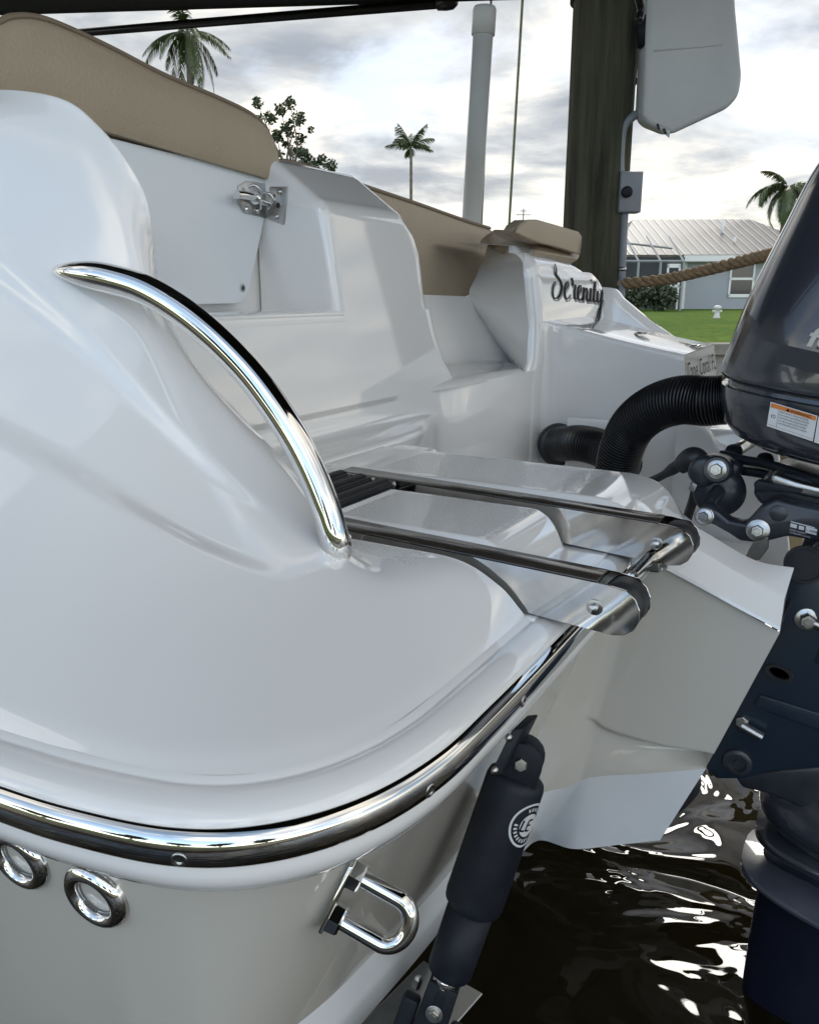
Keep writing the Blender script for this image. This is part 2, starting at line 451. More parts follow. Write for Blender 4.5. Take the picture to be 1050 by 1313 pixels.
xs = [lerp(-1.12, -.338, i/(nx-1)) for i in range(nx)]; ys = [lerp(.84, 1.80, j/(ny-1)) for j in range(ny)]
def isnsk(x, y):
    return (.992 < y < 1.164 and -.695 < x < -.445) or (1.30 < y < 1.48 and -.82 < x < -.43)
def xend(y): return .10*ss(1.345, 1.40, y)
rows = []
for i in range(nx):
    row = []
    for y in ys:
        x = xs[i]+xend(y)*ss(-.60, -.338, xs[i])
        row.append(Vector((x, y, plat(x, y)-.03*(1-ss(.883, .893, y)))))
    rows.append(row)
rows.append([p+Vector((.003, 0, -.012)) for p in rows[-1]])
rows.append([p+Vector((0, 0, -.06)) for p in rows[-1]])
V = grid(bm, rows)
for f_ in bm.faces:
    c = f_.calc_center_median()
    if isnsk(c.x, c.y): f_.material_index = 1
platform = put('swim_platform', bm, [GEL, NSK], boat)
# boarding ladder ---------------------------------------------------------
ladder = NB()
def ladder_rail(y0):
    fore = Vector((-.86, y0+.028, 1.4755)); aft = Vector((-.243, y0-.012, 1.4700))
    d = (aft-fore).normalized(); w = Vector((0, 1, 0)); u = d.cross(w); u = -u if u.z < 0 else u
    b_ = NB()
    # side plates with rounded aft ends, deepening aft
    for s in (-1, 1):
        poly = []
        base = fore+w*s*.0235
        L = (aft-fore).length
        poly = [(0, 0), (0, -.012), (L*.40, -.036), (L*.55, -.054), (L*.96, -.061)]
        for k in range(7):
            a = -math.pi/2+math.pi*k/6*.86
            poly.append((L+.004+.0305*math.cos(a), -.0305+.0305*math.sin(a)))
        poly.append((L*.985, 0))
        prism(b_, [base+d*a-Vector((0, 0, -1))*c for a, c in poly], w*s*.0025, .0006, 1)
    o = put('rail', b_, STEELP, LAD, auto=30)
    # dark cap strip along the top
    b_ = NB()
    prism(b_, [fore+w*-.0228+u*-.004, fore+w*.0228+u*-.004, fore+w*.0228+u*.0016, fore+w*-.0228+u*.0016], d*((aft-fore).length-.02), .001, 1)
    put('cap_strip', b_, BROWNT, o)
    b_ = NB()
    lathe(b_, aft+d*.005+Vector((0, 0, -.030))-w*.0205, w, [(0, .027), (.001, .0285), (.040, .0285), (.041, .027)], 32)
    put('end_cap', b_, BLK, o)
    b_ = NB()
    c = aft+d*-.020+Vector((0, 0, -.031))-w*.026
    hexbolt(b_, c, -w, .0068, .008)
    put('bolt', b_, STEELB, o)
    return fore, aft
LAD = root('swim_ladder', '', 'x', (-.6, 1.2, 1.44))
del LAD['label'], LAD['category']
LAD.parent = boat; LAD.location = Vector((-.6, 1.2, 1.44))-OFF[boat]
bm_lad = NB()
ladder_rail(.930); ladder_rail(1.222)
def ribtube(p0, p1, r, n=18):
    b_ = NB(); p0, p1 = Vector(p0), Vector(p1); ax = (p1-p0).normalized(); u = Vector((0, 0, 1)); w = ax.cross(u)
    rows = []
    for h in (0, (p1-p0).length):
        row = []
        for k in range(n*4):
            a = 2*math.pi*k/(n*4); rr = r*(1+(.07 if (k//2) % 2 else -.05))
            row.append(p0+ax*h+(u*math.cos(a)+w*math.sin(a))*rr)
        rows.append(row)
    V = grid(b_, rows, close=True); b_.faces.new(V[0]); b_.faces.new(V[1])
    return b_
for x_, z_ in ((-.838, 1.468), (-.795, 1.466), (-.746, 1.464)):
    t_ = put('tread', ribtube((x_, .965, z_), (x_, 1.205, z_), .0165), BLK, LAD, smooth=False)
    for y_ in (1.2045, .9545):
        b_ = NB(); lathe(b_, (x_, y_, z_), (0, 1, 0), [(0, .009), (.002, .012), (.008, .012), (.011, .008)], 16)
        put('end_clip', b_, STEELB, t_)
# hinge tube and bracket below the aft ends
b_ = NB()
tube(b_, [(-.272, .93, 1.412), (-.272, 1.20, 1.412)], .0115, 18)
put('hinge_bar', b_, STEEL, LAD)
b_ = NB()
prism(b_, [Vector((-.30, 1.19, 1.425)), Vector((-.258, 1.19, 1.425)), Vector((-.255, 1.19, 1.392)), Vector((-.30, 1.19, 1.388))], (0, .028, 0), .004)
hexbolt(b_, (-.256, 1.204, 1.404), (1, 0, 0), .008, .008)
put('hinge_bracket', b_, STEELB, LAD, auto=35)

# bulkhead under the seats ------------------------------------------------
def bx(z): return -1.02-.155*(z-1.45)
# lower face: from behind the coaming across to the starboard side
bm = NB()
pl = [(-1.02, .70), (-1.02, 1.0), (-1.02, 1.4), (-1.02, 1.75), (-1.02, 1.90), (-1.005, 1.98), (-.96, 2.09), (-.915, 2.20), (-.9025, 2.30), (-.9015, 2.36)]
def wallrow(z, blend):
    row = []
    for x_, y_ in pl: row.append(Vector((x_+(bx(z)+1.02)*blend*(1-ss(1.95, 2.1, y_)), y_, z+(.022*ss(2.0, 2.2, y_) if z > 1.53 else 0))))
    return spline(row, 90)
rows = [wallrow(1.30, 0)]
for z_, dx in ((1.468, .094), (1.478, .091), (1.4845, .080), (1.4865, .040), (1.490, .014), (1.498, .004), (1.51, 0), (1.535, 0), (1.552, 0)):
    r_ = wallrow(z_, 1)
    rows.append([p+Vector((dx*(1-ss(1.62, 1.95, p.y)), 0, 0)) for p in r_])
grid(bm, rows)
# the panel between ledge and door sill / module
SE_ = [(WP(a, b_, -1.02, .155, 1.45).z, WP(a, b_, -1.02, .155, 1.45).y) for a, b_ in ((592, 497), (572, 462), (560, 425), (551, 378), (546, 330), (538, 303), (526, 284))]
def seat_edge(z):  # starboard edge of the left seat module on its aft face
    if z <= SE_[0][0]: return SE_[0][1]
    for (a, b_), (c, d) in zip(SE_, SE_[1:]):
        if z <= c: return lerp(b_, d, (z-a)/(c-a))
    return SE_[-1][1]
DJ = 1.535   # y of the door jamb face
rows = []
for k in range(25):
    z_ = lerp(1.54, 1.755, k/24)
    ye = seat_edge(z_)
    rows.append([Vector((bx(z_), lerp(.70, ye-.02, j/60), z_)) for j in range(61)]
                + [Vector((bx(z_)-.02*(1-math.cos(a)), ye-.02+.02*math.sin(a), z_)) for a in [math.pi/2*q/6 for q in range(1, 7)]]
                + [Vector((bx(z_)-.20, ye+.004, z_))])
grid(bm, rows)
# left seat module above the sill: profile over the top, rounded port and starboard edges
rows = []
mp_ = []
for k in range(14): 
    z_ = lerp(1.755, 1.955, k/13); mp_.append((bx(z_), z_))
for k in range(1, 9):   # round over
    a = math.pi/2*k/8*.68
    mp_.append((bx(1.955)-.05*(1-math.cos(a))-.004*k/8, 1.955+.05*math.sin(a)))
x1_, z1_ = mp_[-1]
for k in range(1, 9): mp_.append((lerp(x1_, -1.245, k/8), lerp(z1_, 2.085, k/8)))
mp_ += [(-1.27, 2.085), (-1.30, 2.06)]
mp_s = []
for x_, z_ in mp_:
    ye = seat_edge(min(z_, 1.985)); row = []
    row.append(Vector((-1.285, DJ, min(z_, 2.05))))
    rr = .026
    row.append(Vector((x_-rr*1.2, DJ, z_-.004)))
    for q in range(1, 7):
        a = math.pi/2*q/6
        row.append(Vector((x_-rr*(1-math.sin(a)), DJ+rr*(1-math.cos(a)), z_-.003*(1-math.sin(a)))))
    for j in range(1, 30): row.append(Vector((x_, lerp(DJ+rr, ye-.045, j/29), z_)))
    for q in range(1, 8):
        a = math.pi/2*q/7
        row.append(Vector((x_-.045*(1-math.cos(a)), ye-.045+.045*math.sin(a), z_-.016*(1-math.cos(a)))))
    row.append(Vector((-1.30, ye+.004, z_-.01)))
    mp_s.append(row)
grid(bm, mp_s)
# door sill (ledge at the foot of the doorway) with a rounded lip
zs = 1.7545
rows = []
for x_, z_ in ((bx(1.74)+.0015, 1.735), (bx(1.75)+.002, 1.747), (bx(1.75)-.003, 1.7555), (bx(1.75)-.012, 1.7585), (-1.2, 1.7605), (-1.30, 1.7625)):
    rows.append([Vector((x_, y_, z_)) for y_ in (.70, .9, 1.1, 1.3, 1.5, DJ+.02)])
grid(bm, rows)
bulk = put('transom_bulkhead', bm, GEL, boat)

# door board with its latch ---------------------------------------------------
XD = -1.262
def dpt(px, py): return W(px, py, x=XD)
bm = NB()
br = dpt(322, 388); tr_ = dpt(349, 229)
poly = [Vector((XD, .86, br.z-.001)), Vector((XD, br.y-.05, br.z-.001))]
for k in range(1, 6):
    a = -math.pi/2+math.pi/2*k/6
    poly.append(Vector((XD, br.y-.05+.05*math.cos(a), br.z+.049+.05*math.sin(a))))
poly += [Vector((XD, tr_.y-.004, tr_.z-.02)), Vector((XD, tr_.y-.02, tr_.z+.004)), Vector((XD, .86, tr_.z+.03))]
prism(bm, poly, (-.014, 0, 0), .002, 2)
door = put('transom_door', bm, BOARD, boat, auto=35)
bm = NB(); c = W(311, 369, x=XD+.0005)
lathe(bm, c, (1, 0, 0), [(0, .0075), (.0012, .0085), (.002, .0075), (.0021, .0048)], 22, 0, False)
lathe(bm, c, (1, 0, 0), [(.0006, .0048), (.0007, .0001)], 22, 1, False)
put('finger_hole', bm, [STEELB, BLK], door)
# dark gap behind the board (the cockpit side)
bm = NB()
prism(bm, [Vector((-1.292, .72, 1.66)), Vector((-1.292, DJ+.06, 1.66)), Vector((-1.292, DJ+.06, 2.06)), Vector((-1.292, .72, 2.06))], (-.02, 0, 0), .002)
put('door_backing', bm, GEL, boat)
# latch
def lp(px, py, dx=0): return W(px, py, x=XD+dx)
lx = .004
bm = NB()
prism(bm, [lp(306, 238, lx), lp(316, 231, lx), lp(347, 236, lx), lp(345, 280, lx), lp(313, 272, lx), lp(306, 260, lx)], (-.004, 0, 0), .0012, 2)
plt = put('latch', bm, STEELB, door, auto=35)
bm = NB()
sp2 = lambda a, b_: W(a, b_, y=DJ-.0005)
p_ = [sp2(347, 239), sp2(370, 239), sp2(365, 288), sp2(343, 280)]
prism(bm, p_, (0, -.004, 0), .0014, 2)
for q in ((360, 246), (356, 278)):
    c = sp2(*q)-Vector((0, .004, 0)); lathe(bm, c, (0, -1, 0), [(0, .0065), (.003, .006), (.0055, .003), (.0058, .0005)], 16)
lathe(bm, sp2(358, 263)-Vector((0, .004, 0)), (0, -1, 0), [(0, .006), (.0006, .005), (.0007, .0001)], 16, 1)
put('striker_plate', bm, [STEELB, BLK], plt, auto=35)
bm = NB()
tube(bm, [lp(304, 249, .030), lp(314, 250, .030), lp(327, 253, .026)], .0085, 18)
lathe(bm, lp(327, 254, .026), lp(340, 258, .02)-lp(327, 254, .026), [(0, .0125), (.004, .0125), (.007, .0095)], 20)
tube(bm, [lp(326, 254, .024), lp(345, 262, .022)], .0068, 16)
tube(bm, spline([lp(318, 240, .012), lp(326, 237, .024), lp(334, 246, .03), lp(334, 268, .016)], 16), .003, 10)
tube(bm, spline([lp(338, 247, .012), lp(347, 249, .026), lp(350, 258, .028), lp(344, 267, .016)], 14), .003, 10)
for q in ((330, 270), (316, 268)):
    lathe(bm, lp(*q, lx), (1, 0, 0), [(0, .0068), (.003, .0062), (.0052, .003), (.0055, .0004)], 16)
put('slide_bolt', bm, STEEL, plt, auto=40)

# recess between the seats: floor, back, and the starboard block -------------
XS = -.90
LEAN = .14
bm = NB()
fl_f0 = Vector((-1.036, 1.90, 1.550)); fl_f1 = W(672, 477, x=XS-.005)
fa = Vector((-1.22, 1.93, 1.60)); fb = W(654, 463, x=-1.10)
A_ = W(630, 297, x=-1.24); B_ = W(690, 326, x=XS); C_ = W(688, 436, x=XS); E_ = W(602, 380, x=-1.22)
# floor + back as one scooped sheet
def v4(a, b_, c, d, u, v): return lerp(lerp(a, b_, u), lerp(d, c, u), v)
nU = 24
front = [lerp(fl_f0, fl_f1, j/(nU-1)) for j in range(nU)]
back = [lerp(fa, fb, j/(nU-1)) for j in range(nU)]
topb = [lerp(Vector((-1.275, 1.84, 1.80)), E_, j/(nU-1)) for j in range(nU)]
lowf = [p+Vector((.004, 0, -.03)) for p in front]
low2 = [p+Vector((.006, -.005, -.10)) for p in front]
def blendrows(a, b_, n): return [[lerp(a[j], b_[j], k/n) for j in range(nU)] for k in range(n)]
ctrl = [[p+Vector((.001, 0, -.006)) for p in front], [p+Vector((-.006, 0, .003)) for p in front]]
ctrl += [[lerp(front[j], back[j], k)+Vector((0, 0, .002)) for j in range(nU)] for k in (.3, .6, .9)]
ctrl += [[lerp(back[j], topb[j], .05) for j in range(nU)], [lerp(back[j], topb[j], .3) for j in range(nU)], [lerp(back[j], topb[j], .65) for j in range(nU)], topb]
grid(bm, ctrl)
# port face of the starboard block (curved at its foot) then its aft face
def facecol(pf, pb): return pf, pb
XF = XS-.0315
fp = [Vector((XF, 2.336, 1.905)), Vector((XF, 2.315, 1.86)), Vector((XF, 2.315, 1.75)), Vector((XF, 2.315, 1.655)), Vector((XF, 2.309, 1.61)), Vector((XF+.005, 2.275, 1.585)), fl_f1]
bp_ = [A_, W(622, 325, x=-1.23), W(610, 355, x=-1.22), E_, W(625, 420, x=-1.16), W(645, 452, x=-1.12), fb]
fp = [Vector((p.x-LEAN*(p.z-1.70)*ss(1.56, 1.66, p.z), p.y, p.z)) for p in fp]
f2 = spline(fp, 40); b2_ = spline(bp_, 40)
rows = []
for k in range(40):
    rows.append([lerp(b2_[k], f2[k], j/12) for j in range(13)])
grid(bm, rows)
put('seat_recess', bm, GEL, boat)
bm = NB()
# starboard block: aft face outline, rounded edges, carried forward
Y1 = 3.0
zt0 = B_.z; zt1 = 1.875
rows = []
def blk_row(z_, xo, ya, yb): 
    r_ = .032; row = []
    for q in range(0, 7):
        a = math.pi/2*q/6; row.append(Vector((xo-r_*(1-math.sin(a)), ya+r_*(1-math.cos(a)), z_)))
    for j in range(1, 20): row.append(Vector((xo, lerp(ya+r_, yb-.06, j/19), z_)))
    for q in range(1, 7):
        a = math.pi/2*q/6; row.append(Vector((xo-.06*(1-math.cos(a)), yb-.06+.06*math.sin(a), z_)))
    row.append(Vector((-1.25, yb, z_)))
    row = [Vector((p.x, p.y, min(p.z, ztop(p.y)))) for p in row]
    return [Vector((p.x-(LEAN*(p.z-1.70)*ss(1.56, 1.66, p.z) if z_ > 1.0 and p.x > -1.1 else 0), p.y, p.z)) for p in row]
def ztop(y): return 1.90-.02*ss(2.4, 2.9, y)-.13*(1-math.sqrt(max(0, 1-max(0, min(1, (y-2.66)/.34))**2)))
YA = 2.314
for z_ in (1.30, 1.45, 1.52): rows.append(blk_row(z_, XS, 2.27, Y1))
for z_, ya in ((1.575, 2.285), (1.60, 2.298), (1.70, YA), (1.80, YA), (1.835, YA)): rows.append(blk_row(z_, XS, ya, Y1))
rows.append(blk_row(1.862, XS, YA, Y1))
for k in range(1, 9):
    a = math.pi/2*k/8
    rows.append([p if False else Vector((p.x-LEAN*.17*(1 if p.x > -1.1 else 0), p.y, min(1.862, ztop(p.y)-.04)+.05*math.sin(a))) for p in blk_row(0, XS-.06*(1-math.cos(a)), YA+.004*k, Y1-.02*(1-math.cos(a)))])
rows.append([Vector((min(p.x, -1.0), p.y, p.z+.02)) for p in rows[-1]])
rows.append([Vector((-1.25, p.y, p.z+.02)) for p in rows[-1]])
grid(bm, rows)
sb = put('starboard_seat_block', bm, GEL, boat)

# cushions ---------------------------------------------------------------------
def cushion(name, outline, depth, th, puff, parent=boat, pipe=True, ax=(1, 0, 0), bev=.02):
    "outline in 3D (aft face), grows forward by th"
    b_ = NB(); n = len(outline); ax = Vector(ax)
    c = sum((Vector(p) for p in outline), Vector())/n
    rings = []
    for k in range(8):
        a = math.pi/2*k/7; ins = bev*(1-math.sin(a)) ; d = -bev*(1-math.cos(a)) if False else 0
        ring = []
        for p in outline:
            p = Vector(p); dr = (c-p); dr = dr-ax*dr.dot(ax); L = dr.length
            ring.append(p+dr.normalized()*ins*1.0-ax*(bev*(1-math.cos(math.pi/2-a))))
        rings.append(ring)
    rings = rings[::-1]
    back = [Vector(p)-ax*th for p in outline]
    rings.append(back)
    # front fill: concentric rings
    inner = []
    for s in (.85, .6, .35, .12):
        inner.append([c+(p-c)*s+ax*(-((p-c).dot(ax))*0)+ax*puff*(1-s*s)*.6 for p in rings[0]])
    V = grid(b_, inner[::-1]+rings, close=True)
    b_.faces.new(V[0]); b_.faces.new(V[-1])
    o = put(name, b_, TAN, parent)
    if pipe:
        b_ = NB(); P = [Vector(p)-ax*(bev+.012) for p in outline]
        return o, P
    return o, None
def pxout(pts, x, n): return spline([W(a, b_, x=x) for a, b_ in pts], n)
XC = -1.25
top = pxout([(-160, 60), (-60, 32), (0, 30), (25, 21), (55, 21), (90, 32), (150, 60), (220, 96), (290, 126), (330, 146), (350, 166), (360, 195), (364, 212)], XC, 60)
bot = [W(352, 230, x=XC)]+[lerp(W(352, 230, x=XC), Vector((XC, .95, 2.10)), k/14) for k in range(1, 15)]+[Vector((XC, .70, 2.10)), Vector((XC, .55, 2.12))]
def pad_loft(name, top_, bot_, th, puff, edge=.022):
    b_ = NB(); n = len(top_); rows = []
    X = Vector((-1, 0, 0))
    rows.append([p+X*th+Vector((0, 0, -.004)) for p in top_])
    rows.append([p+X*(th*.5)+Vector((0, 0, .004)) for p in top_])
    for k in range(6):
        a = math.pi/2*k/5; rows.append([t_+(q-t_).normalized()*edge*(1-math.cos(a))+X*edge*1.2*(1-math.sin(a)) for t_, q in zip(top_, bot_)])
    for k in range(1, 16):
        v = k/15
        rows.append([lerp(t_+(q-t_).normalized()*edge, q, v)-X*puff*math.sin(math.pi*v)**.7*min(1, min(j, n-1-j)/5) for j, (t_, q) in enumerate(zip(top_, bot_))])
    rows.append([p+X*th for p in bot_])
    V = grid(b_, rows); b_.faces.new([r_[-1] for r_ in V]); b_.faces.new([r_[0] for r_ in V])
    return put(name, b_, TAN, parent=boat, auto=50), [p+X*(edge*1.2)+Vector((0, 0, .002)) for p in top_]
bl_s, bl_e = Vector((XC, top[0].y, 2.10)), W(352, 231, x=XC)
bot = [lerp(bl_s, bl_e, min(1, max(0, (p.y-bl_s.y)/(bl_e.y-bl_s.y)))) for p in top]
o, P = pad_loft('backrest_cushion', top, bot, .11, .010)
b_ = NB(); tube(b_, [p+Vector((.006, 0, .001)) for p in P[:60]], .0055, 8)
put('piping', b_, PIP, o)
b_ = NB(); tube(b_, [p+Vector((-.055, 0, .002)) for p in P[:60]], .005, 8)
put('piping', b_, PIP, o)
# middle back cushion: runs from behind the left module over the recess to the starboard block
XM = -1.275
top = pxout([(352, 214), (372, 209), (420, 222), (480, 243), (540, 263), (600, 284), (632, 294)], XM, 40)
bl_ = spline([W(352, 236, x=XM), W(372, 300, x=XM), W(430, 372, x=XM), W(500, 380, x=XM), W(560, 381, x=XM), W(596, 380, x=XM), W(607, 366, x=XM), W(626, 318, x=XM)], 40)
o, P = pad_loft('middle_cushion', top, bl_, .12, .004, .014)
b_ = NB(); tube(b_, [p+Vector((.004, 0, .003)) for p in P[:40]], .006, 8)
put('piping', b_, PIP, o)
# bolster on the starboard block
b_ = NB()
XB = -.955
pts = [(660, 298), (666, 288), (676, 281), (688, 281), (716, 289), (742, 297), (746, 303), (744, 326), (715, 317), (690, 311)]
o, P = cushion('bolster', [W(a, b2__, x=XB) for a, b2__ in pts], 0, .04, .004, bev=.018)
# tan strip along the top behind the block
b_ = NB()
pts = [W(634, 292, x=-1.2), W(664, 297, x=-1.1), W(700, 312, x=-1.0), W(745, 326, x=-.99), W(742, 332, x=-.97), W(690, 322, x=-.97), W(650, 306, x=-1.08), W(632, 300, x=-1.2)]
prism(b_, pts, (-.06, .02, -.03), .008, 2)
put('coaming_pad', b_, TAN, boat)

# starboard side: the low box with the home port, the sweep of the far coaming ----
bm = NB()
YB = 2.38
b0, b1 = W(727, 418, y=YB), W(880, 455, y=YB)
c0, c1 = Vector((b0.x, YB, 1.42)), Vector((b1.x+.004, YB, 1.42))
n = 24
rows = []
depth = [0, .0]
def boxrow(t, fl=0):
    p = lerp(b0, b1, t)
    x_ = p.x; zt = p.z-.004*math.sin(math.pi*max(0, t)); y_ = YB-fl
    row = [Vector((x_, y_+.03, 1.12)), Vector((x_, y_+.026, 1.30)), Vector((x_, y_+.012, 1.42)), Vector((x_, y_+.006, 1.50)), Vector((x_, y_, zt-.03)), Vector((x_, y_, zt-.012))]
    for q in range(1, 6):
        a = math.pi/2*q/5; row.append(Vector((x_, y_+.012*(1-math.cos(a)), zt-.012+.012*math.sin(a))))
    row += [Vector((x_, YB+.1, zt+.002)), Vector((x_, YB+.3, zt+.004)), Vector((x_, YB+.44, zt+.004)), Vector((x_, YB+.46, zt-.01)), Vector((x_, YB+.47, 1.40))]
    return row
RC = .05
for k in range(10):
    d_ = RC*(k/10)**1.6; t_ = (-.903+d_-b0.x)/(b1.x-b0.x)
    rows.append(boxrow(t_, RC-math.sqrt(max(0, RC*RC-(RC-d_)**2))))
for k in range(n): rows.append(boxrow(lerp((-.903+RC-b0.x)/(b1.x-b0.x), .985, k/(n-1))))
# aft face
lastr = rows[-1]
for q in range(1, 6):
    a = math.pi/2*q/5
    cen = sum(lastr, Vector())/len(lastr)
    rows.append([Vector((p.x+.010*math.sin(a)-.16*(p.z-1.55)*math.sin(a), lerp(p.y, cen.y, .03*(1-math.cos(a))), lerp(p.z, cen.z, .05*(1-math.cos(a))) if p.z > 1.45 else p.z)) for p in lastr])
V = grid(bm, rows)
bm.faces.new(V[-1])
stbx = put('starboard_quarter_box', bm, GEL, boat, auto=40)
# the far coaming sweeping down aft
bm = NB()
cw = [W(700, 372, y=3.04), W(778, 368, y=3.04), W(800, 384, y=3.04), W(828, 407, y=3.04), W(856, 427, y=3.04), W(885, 447, y=3.04), W(915, 470, y=3.04)]
cs = spline(cw, 40)
rows = [[p+Vector((0, -.03, -.30)) for p in cs], [p+Vector((0, -.02, -.04)) for p in cs], [p+Vector((0, -.01, -.008)) for p in cs], cs, [p+Vector((0, .03, .0)) for p in cs], [p+Vector((0, .05, -.03)) for p in cs], [Vector((p.x, p.y+.1, 1.35)) for p in cs]]
grid(bm, rows)
put('starboard_coaming', bm, GEL, boat)
# far edge of the platform on the starboard quarter, seen under the hose
bm = NB()
ed = spline([W(868, 536, y=2.30), W(893, 540, y=2.30), W(908, 552, y=2.30), W(918, 568, y=2.30), W(932, 575, y=2.30)], 30)
ou = spline([W(868, 532, y=2.42), W(900, 534, y=2.45), W(930, 541, y=2.5), W(955, 548, y=2.5), W(974, 560, y=2.5)], 30)
rows = [[Vector((p.x, p.y+.02, .9)) for p in ed], [p+Vector((0, .003, -.02)) for p in ed], [p+Vector((0, .0, -.006)) for p in ed], [p+Vector((0, .008, .003)) for p in ed], ou, [p+Vector((.01, .02, -.02)) for p in ou], [Vector((p.x-.05, p.y+.05, 1.0)) for p in ou]]
grid(bm, rows)
put('starboard_platform', bm, GEL, boat)

# engine pod ---------------------------------------------------------------------
YP = 1.335
def pp(px, py, y=YP): return W(px, py, y=y)
bm = NB()
side = [pp(822, 745), pp(835, 741), pp(1000, 812), pp(905, 985)]
fore = [Vector((-.48, YP-.02, 1.36)), Vector((-.50, YP-.02, .89))]
# sand coloured side, filleted into the transom
top_l = spline([Vector((-.41, 1.10, 1.362)), Vector((-.348, 1.255, 1.362)), pp(818, 710), pp(860, 733), pp(930, 772), pp(1000, 811)], 60)
bot_l = spline([Vector((-.51, 1.06, .912)), Vector((-.462, 1.245, .905)), Vector((-.415, 1.322, .900)), pp(760, 997), pp(830, 992), pp(905, 986)], 60)
rows = []
for k in range(140):
    t = k/139; row = []
    for j in range(60):
        p = lerp(top_l[j], bot_l[j], t)
        u = j/59; g = max(0, (u-.34)/.66); tc_ = lerp(.66, .88, g)
        # an undercut that opens towards the aft corner
        d_ = .034*g*ss(tc_, tc_+.012+.05*g, t)*(1-ss(tc_+.012+.05*g, 1.0, t)) if t < .999 else 0
        row.append(p+Vector((-.3, 1, 0))*d_)
    rows.append(row)
grid(bm, rows, 0)
bl2 = spline([Vector((-.53, 1.04, .80)), Vector((-.485, 1.2, .78)), pp(680, 1093)+Vector((0, .04, 0)), pp(735, 1089), pp(790, 1084), pp(846, 1078)], 60)
rows = [[lerp(bot_l[j], bl2[j], k) for j in range(60)] for k in (0, .02, .5, .97, 1)]
rows += [[p+Vector((-.01, .25, -.06)) for p in bl2], [p+Vector((-.01, .7, -.06)) for p in bl2]]
grid(bm, rows, 1)
# aft face of the pod (the engine bolts on here)
af = [top_l[-1], bot_l[-1], bl2[-1]]
rows = [[p+Vector((-.001, d_, 0)) for p in af] for d_ in (0, .3, .7)]
grid(bm, rows, 0)
pod = put('engine_pod', bm, [HUL, BOT], boat, auto=50)
# white flange and top of the pod wall
bm = NB()
fl_t = spline([pp(815, 709, YP-.012), pp(830, 716, YP-.012), pp(880, 737, YP-.012), pp(940, 765, YP-.012), pp(1003, 791, YP-.012)], 50)
cre = spline([pp(832, 668, YP+.025), pp(848, 677, YP+.025), pp(887, 700, YP+.025), pp(945, 734, YP+.025), pp(1006, 768, YP+.025)], 50)
inr = spline([pp(850, 648, YP+.09), pp(869, 661, YP+.09), pp(910, 686, YP+.09), pp(967, 718, YP+.09), pp(1018, 728, YP+.09)], 50)
low = spline([pp(812, 708, YP-.012), pp(835, 720.5, YP-.012), pp(880, 744, YP-.012), pp(940, 777, YP-.012), pp(1000, 809, YP-.012)], 50)
rows = [[p+Vector((0, .02, 0)) for p in low], low, [lerp(low[j], fl_t[j], .1)+Vector((0, -.003, 0)) for j in range(50)], [lerp(low[j], fl_t[j], .9)+Vector((0, -.003, 0)) for j in range(50)], fl_t]
rows = [[p+Vector((0, .02, 0)) for p in low], low, [lerp(low[j], cre[j], .12)+Vector((0, -.003, 0)) for j in range(50)], [lerp(low[j], cre[j], .5) for j in range(50)], [lerp(low[j], cre[j], .9) for j in range(50)], cre, [lerp(cre[j], inr[j], .12)+Vector((0, 0, .001)) for j in range(50)], [lerp(cre[j], inr[j], .9) for j in range(50)], inr, [p+Vector((-.004, .012, -.01)) for p in inr], [Vector((p.x-.02, p.y+.02, 1.27)) for p in inr]]
V = grid(bm, rows)
bm.faces.new([r_[-1] for r_ in V])
put('pod_flange', bm, GEL, boat, auto=22)
# the well: floor and far wall
bm = NB()
prism(bm, [Vector((-.80, 1.42, 1.12)), Vector((-.22, 1.42, 1.12)), Vector((-.22, 2.3, 1.12)), Vector((-.80, 2.3, 1.12))], (0, 0, .02), .004)
put('engine_well_floor', bm, GEL, boat)
bm = NB()
prism(bm, [Vector((-.80, 2.315, 1.10)), Vector((-.14, 2.315, 1.02)), Vector((-.22, 2.315, 1.40)), Vector((-.30, 2.315, 1.44)), Vector((-.80, 2.315, 1.44))], (0, .02, 0), .004)
put('engine_well_wall', bm, GEL, boat)

# starboard half of the hull, simple but closed, so the boat is whole from the side
bm = NB()
mir = [Vector((p.x, 3.32-p.y, 0)) for p in plan]
rows = [[Vector((mir[i].x-.34*d_*max(0, PN[i].x), mir[i].y-.16*d_*(1-max(0, PN[i].x)), 1.38-d_)) for i in range(0, 212, 2)] for d_ in (0, .05, .2, .45, .58)]
grid(bm, rows)
put('starboard_hull', bm, HUL, boat)
# the keel side: bottom sheet closing the hull low down
bm = NB()
rows = []
for k in range(9):
    t = k/8; y_ = lerp(.62, 2.7, t); z_ = .80-.16*(1-abs(2*t-1))
    rows.append([Vector((x_, y_, z_)) for x_ in (-4.6, -3, -1.5, -.60)])
grid(bm, rows)
put('hull_bottom', bm, BOT, boat)

# grab handle ---------------------------------------------------------------------
pa, na_ = q_near(84, 352); pb, nb_ = q_near(432, 700)
cl = [(68, 346), (100, 350), (140, 357), (185, 371), (230, 397), (275, 433), (318, 477), (352, 522), (382, 570), (404, 616), (420, 660), (430, 695), (434, 713)]
da, db = proj(pa)[2], proj(pb)[2]
P = []
for k, (a, b_) in enumerate(cl):
    t = k/(len(cl)-1)
    d_ = lerp(da, db, t**1.1)-.045*math.sin(math.pi*min(1, max(0, t)))**.6-.003
    P.append(W(a, b_, d=d_))
P = spline(P, 90)
bm = NB()
def hr(t):
    r_ = .0178
    if t < .16: r_ *= .10+.90*math.sin(math.pi/2*t/.16)**.8
    if t > .965: r_ *= max(.55, 1-.45*((t-.965)/.035)**2)
    return r_
tube(bm, P, hr, 32, ov=1.08)
put('grab_handle', bm, STEEL, boat)

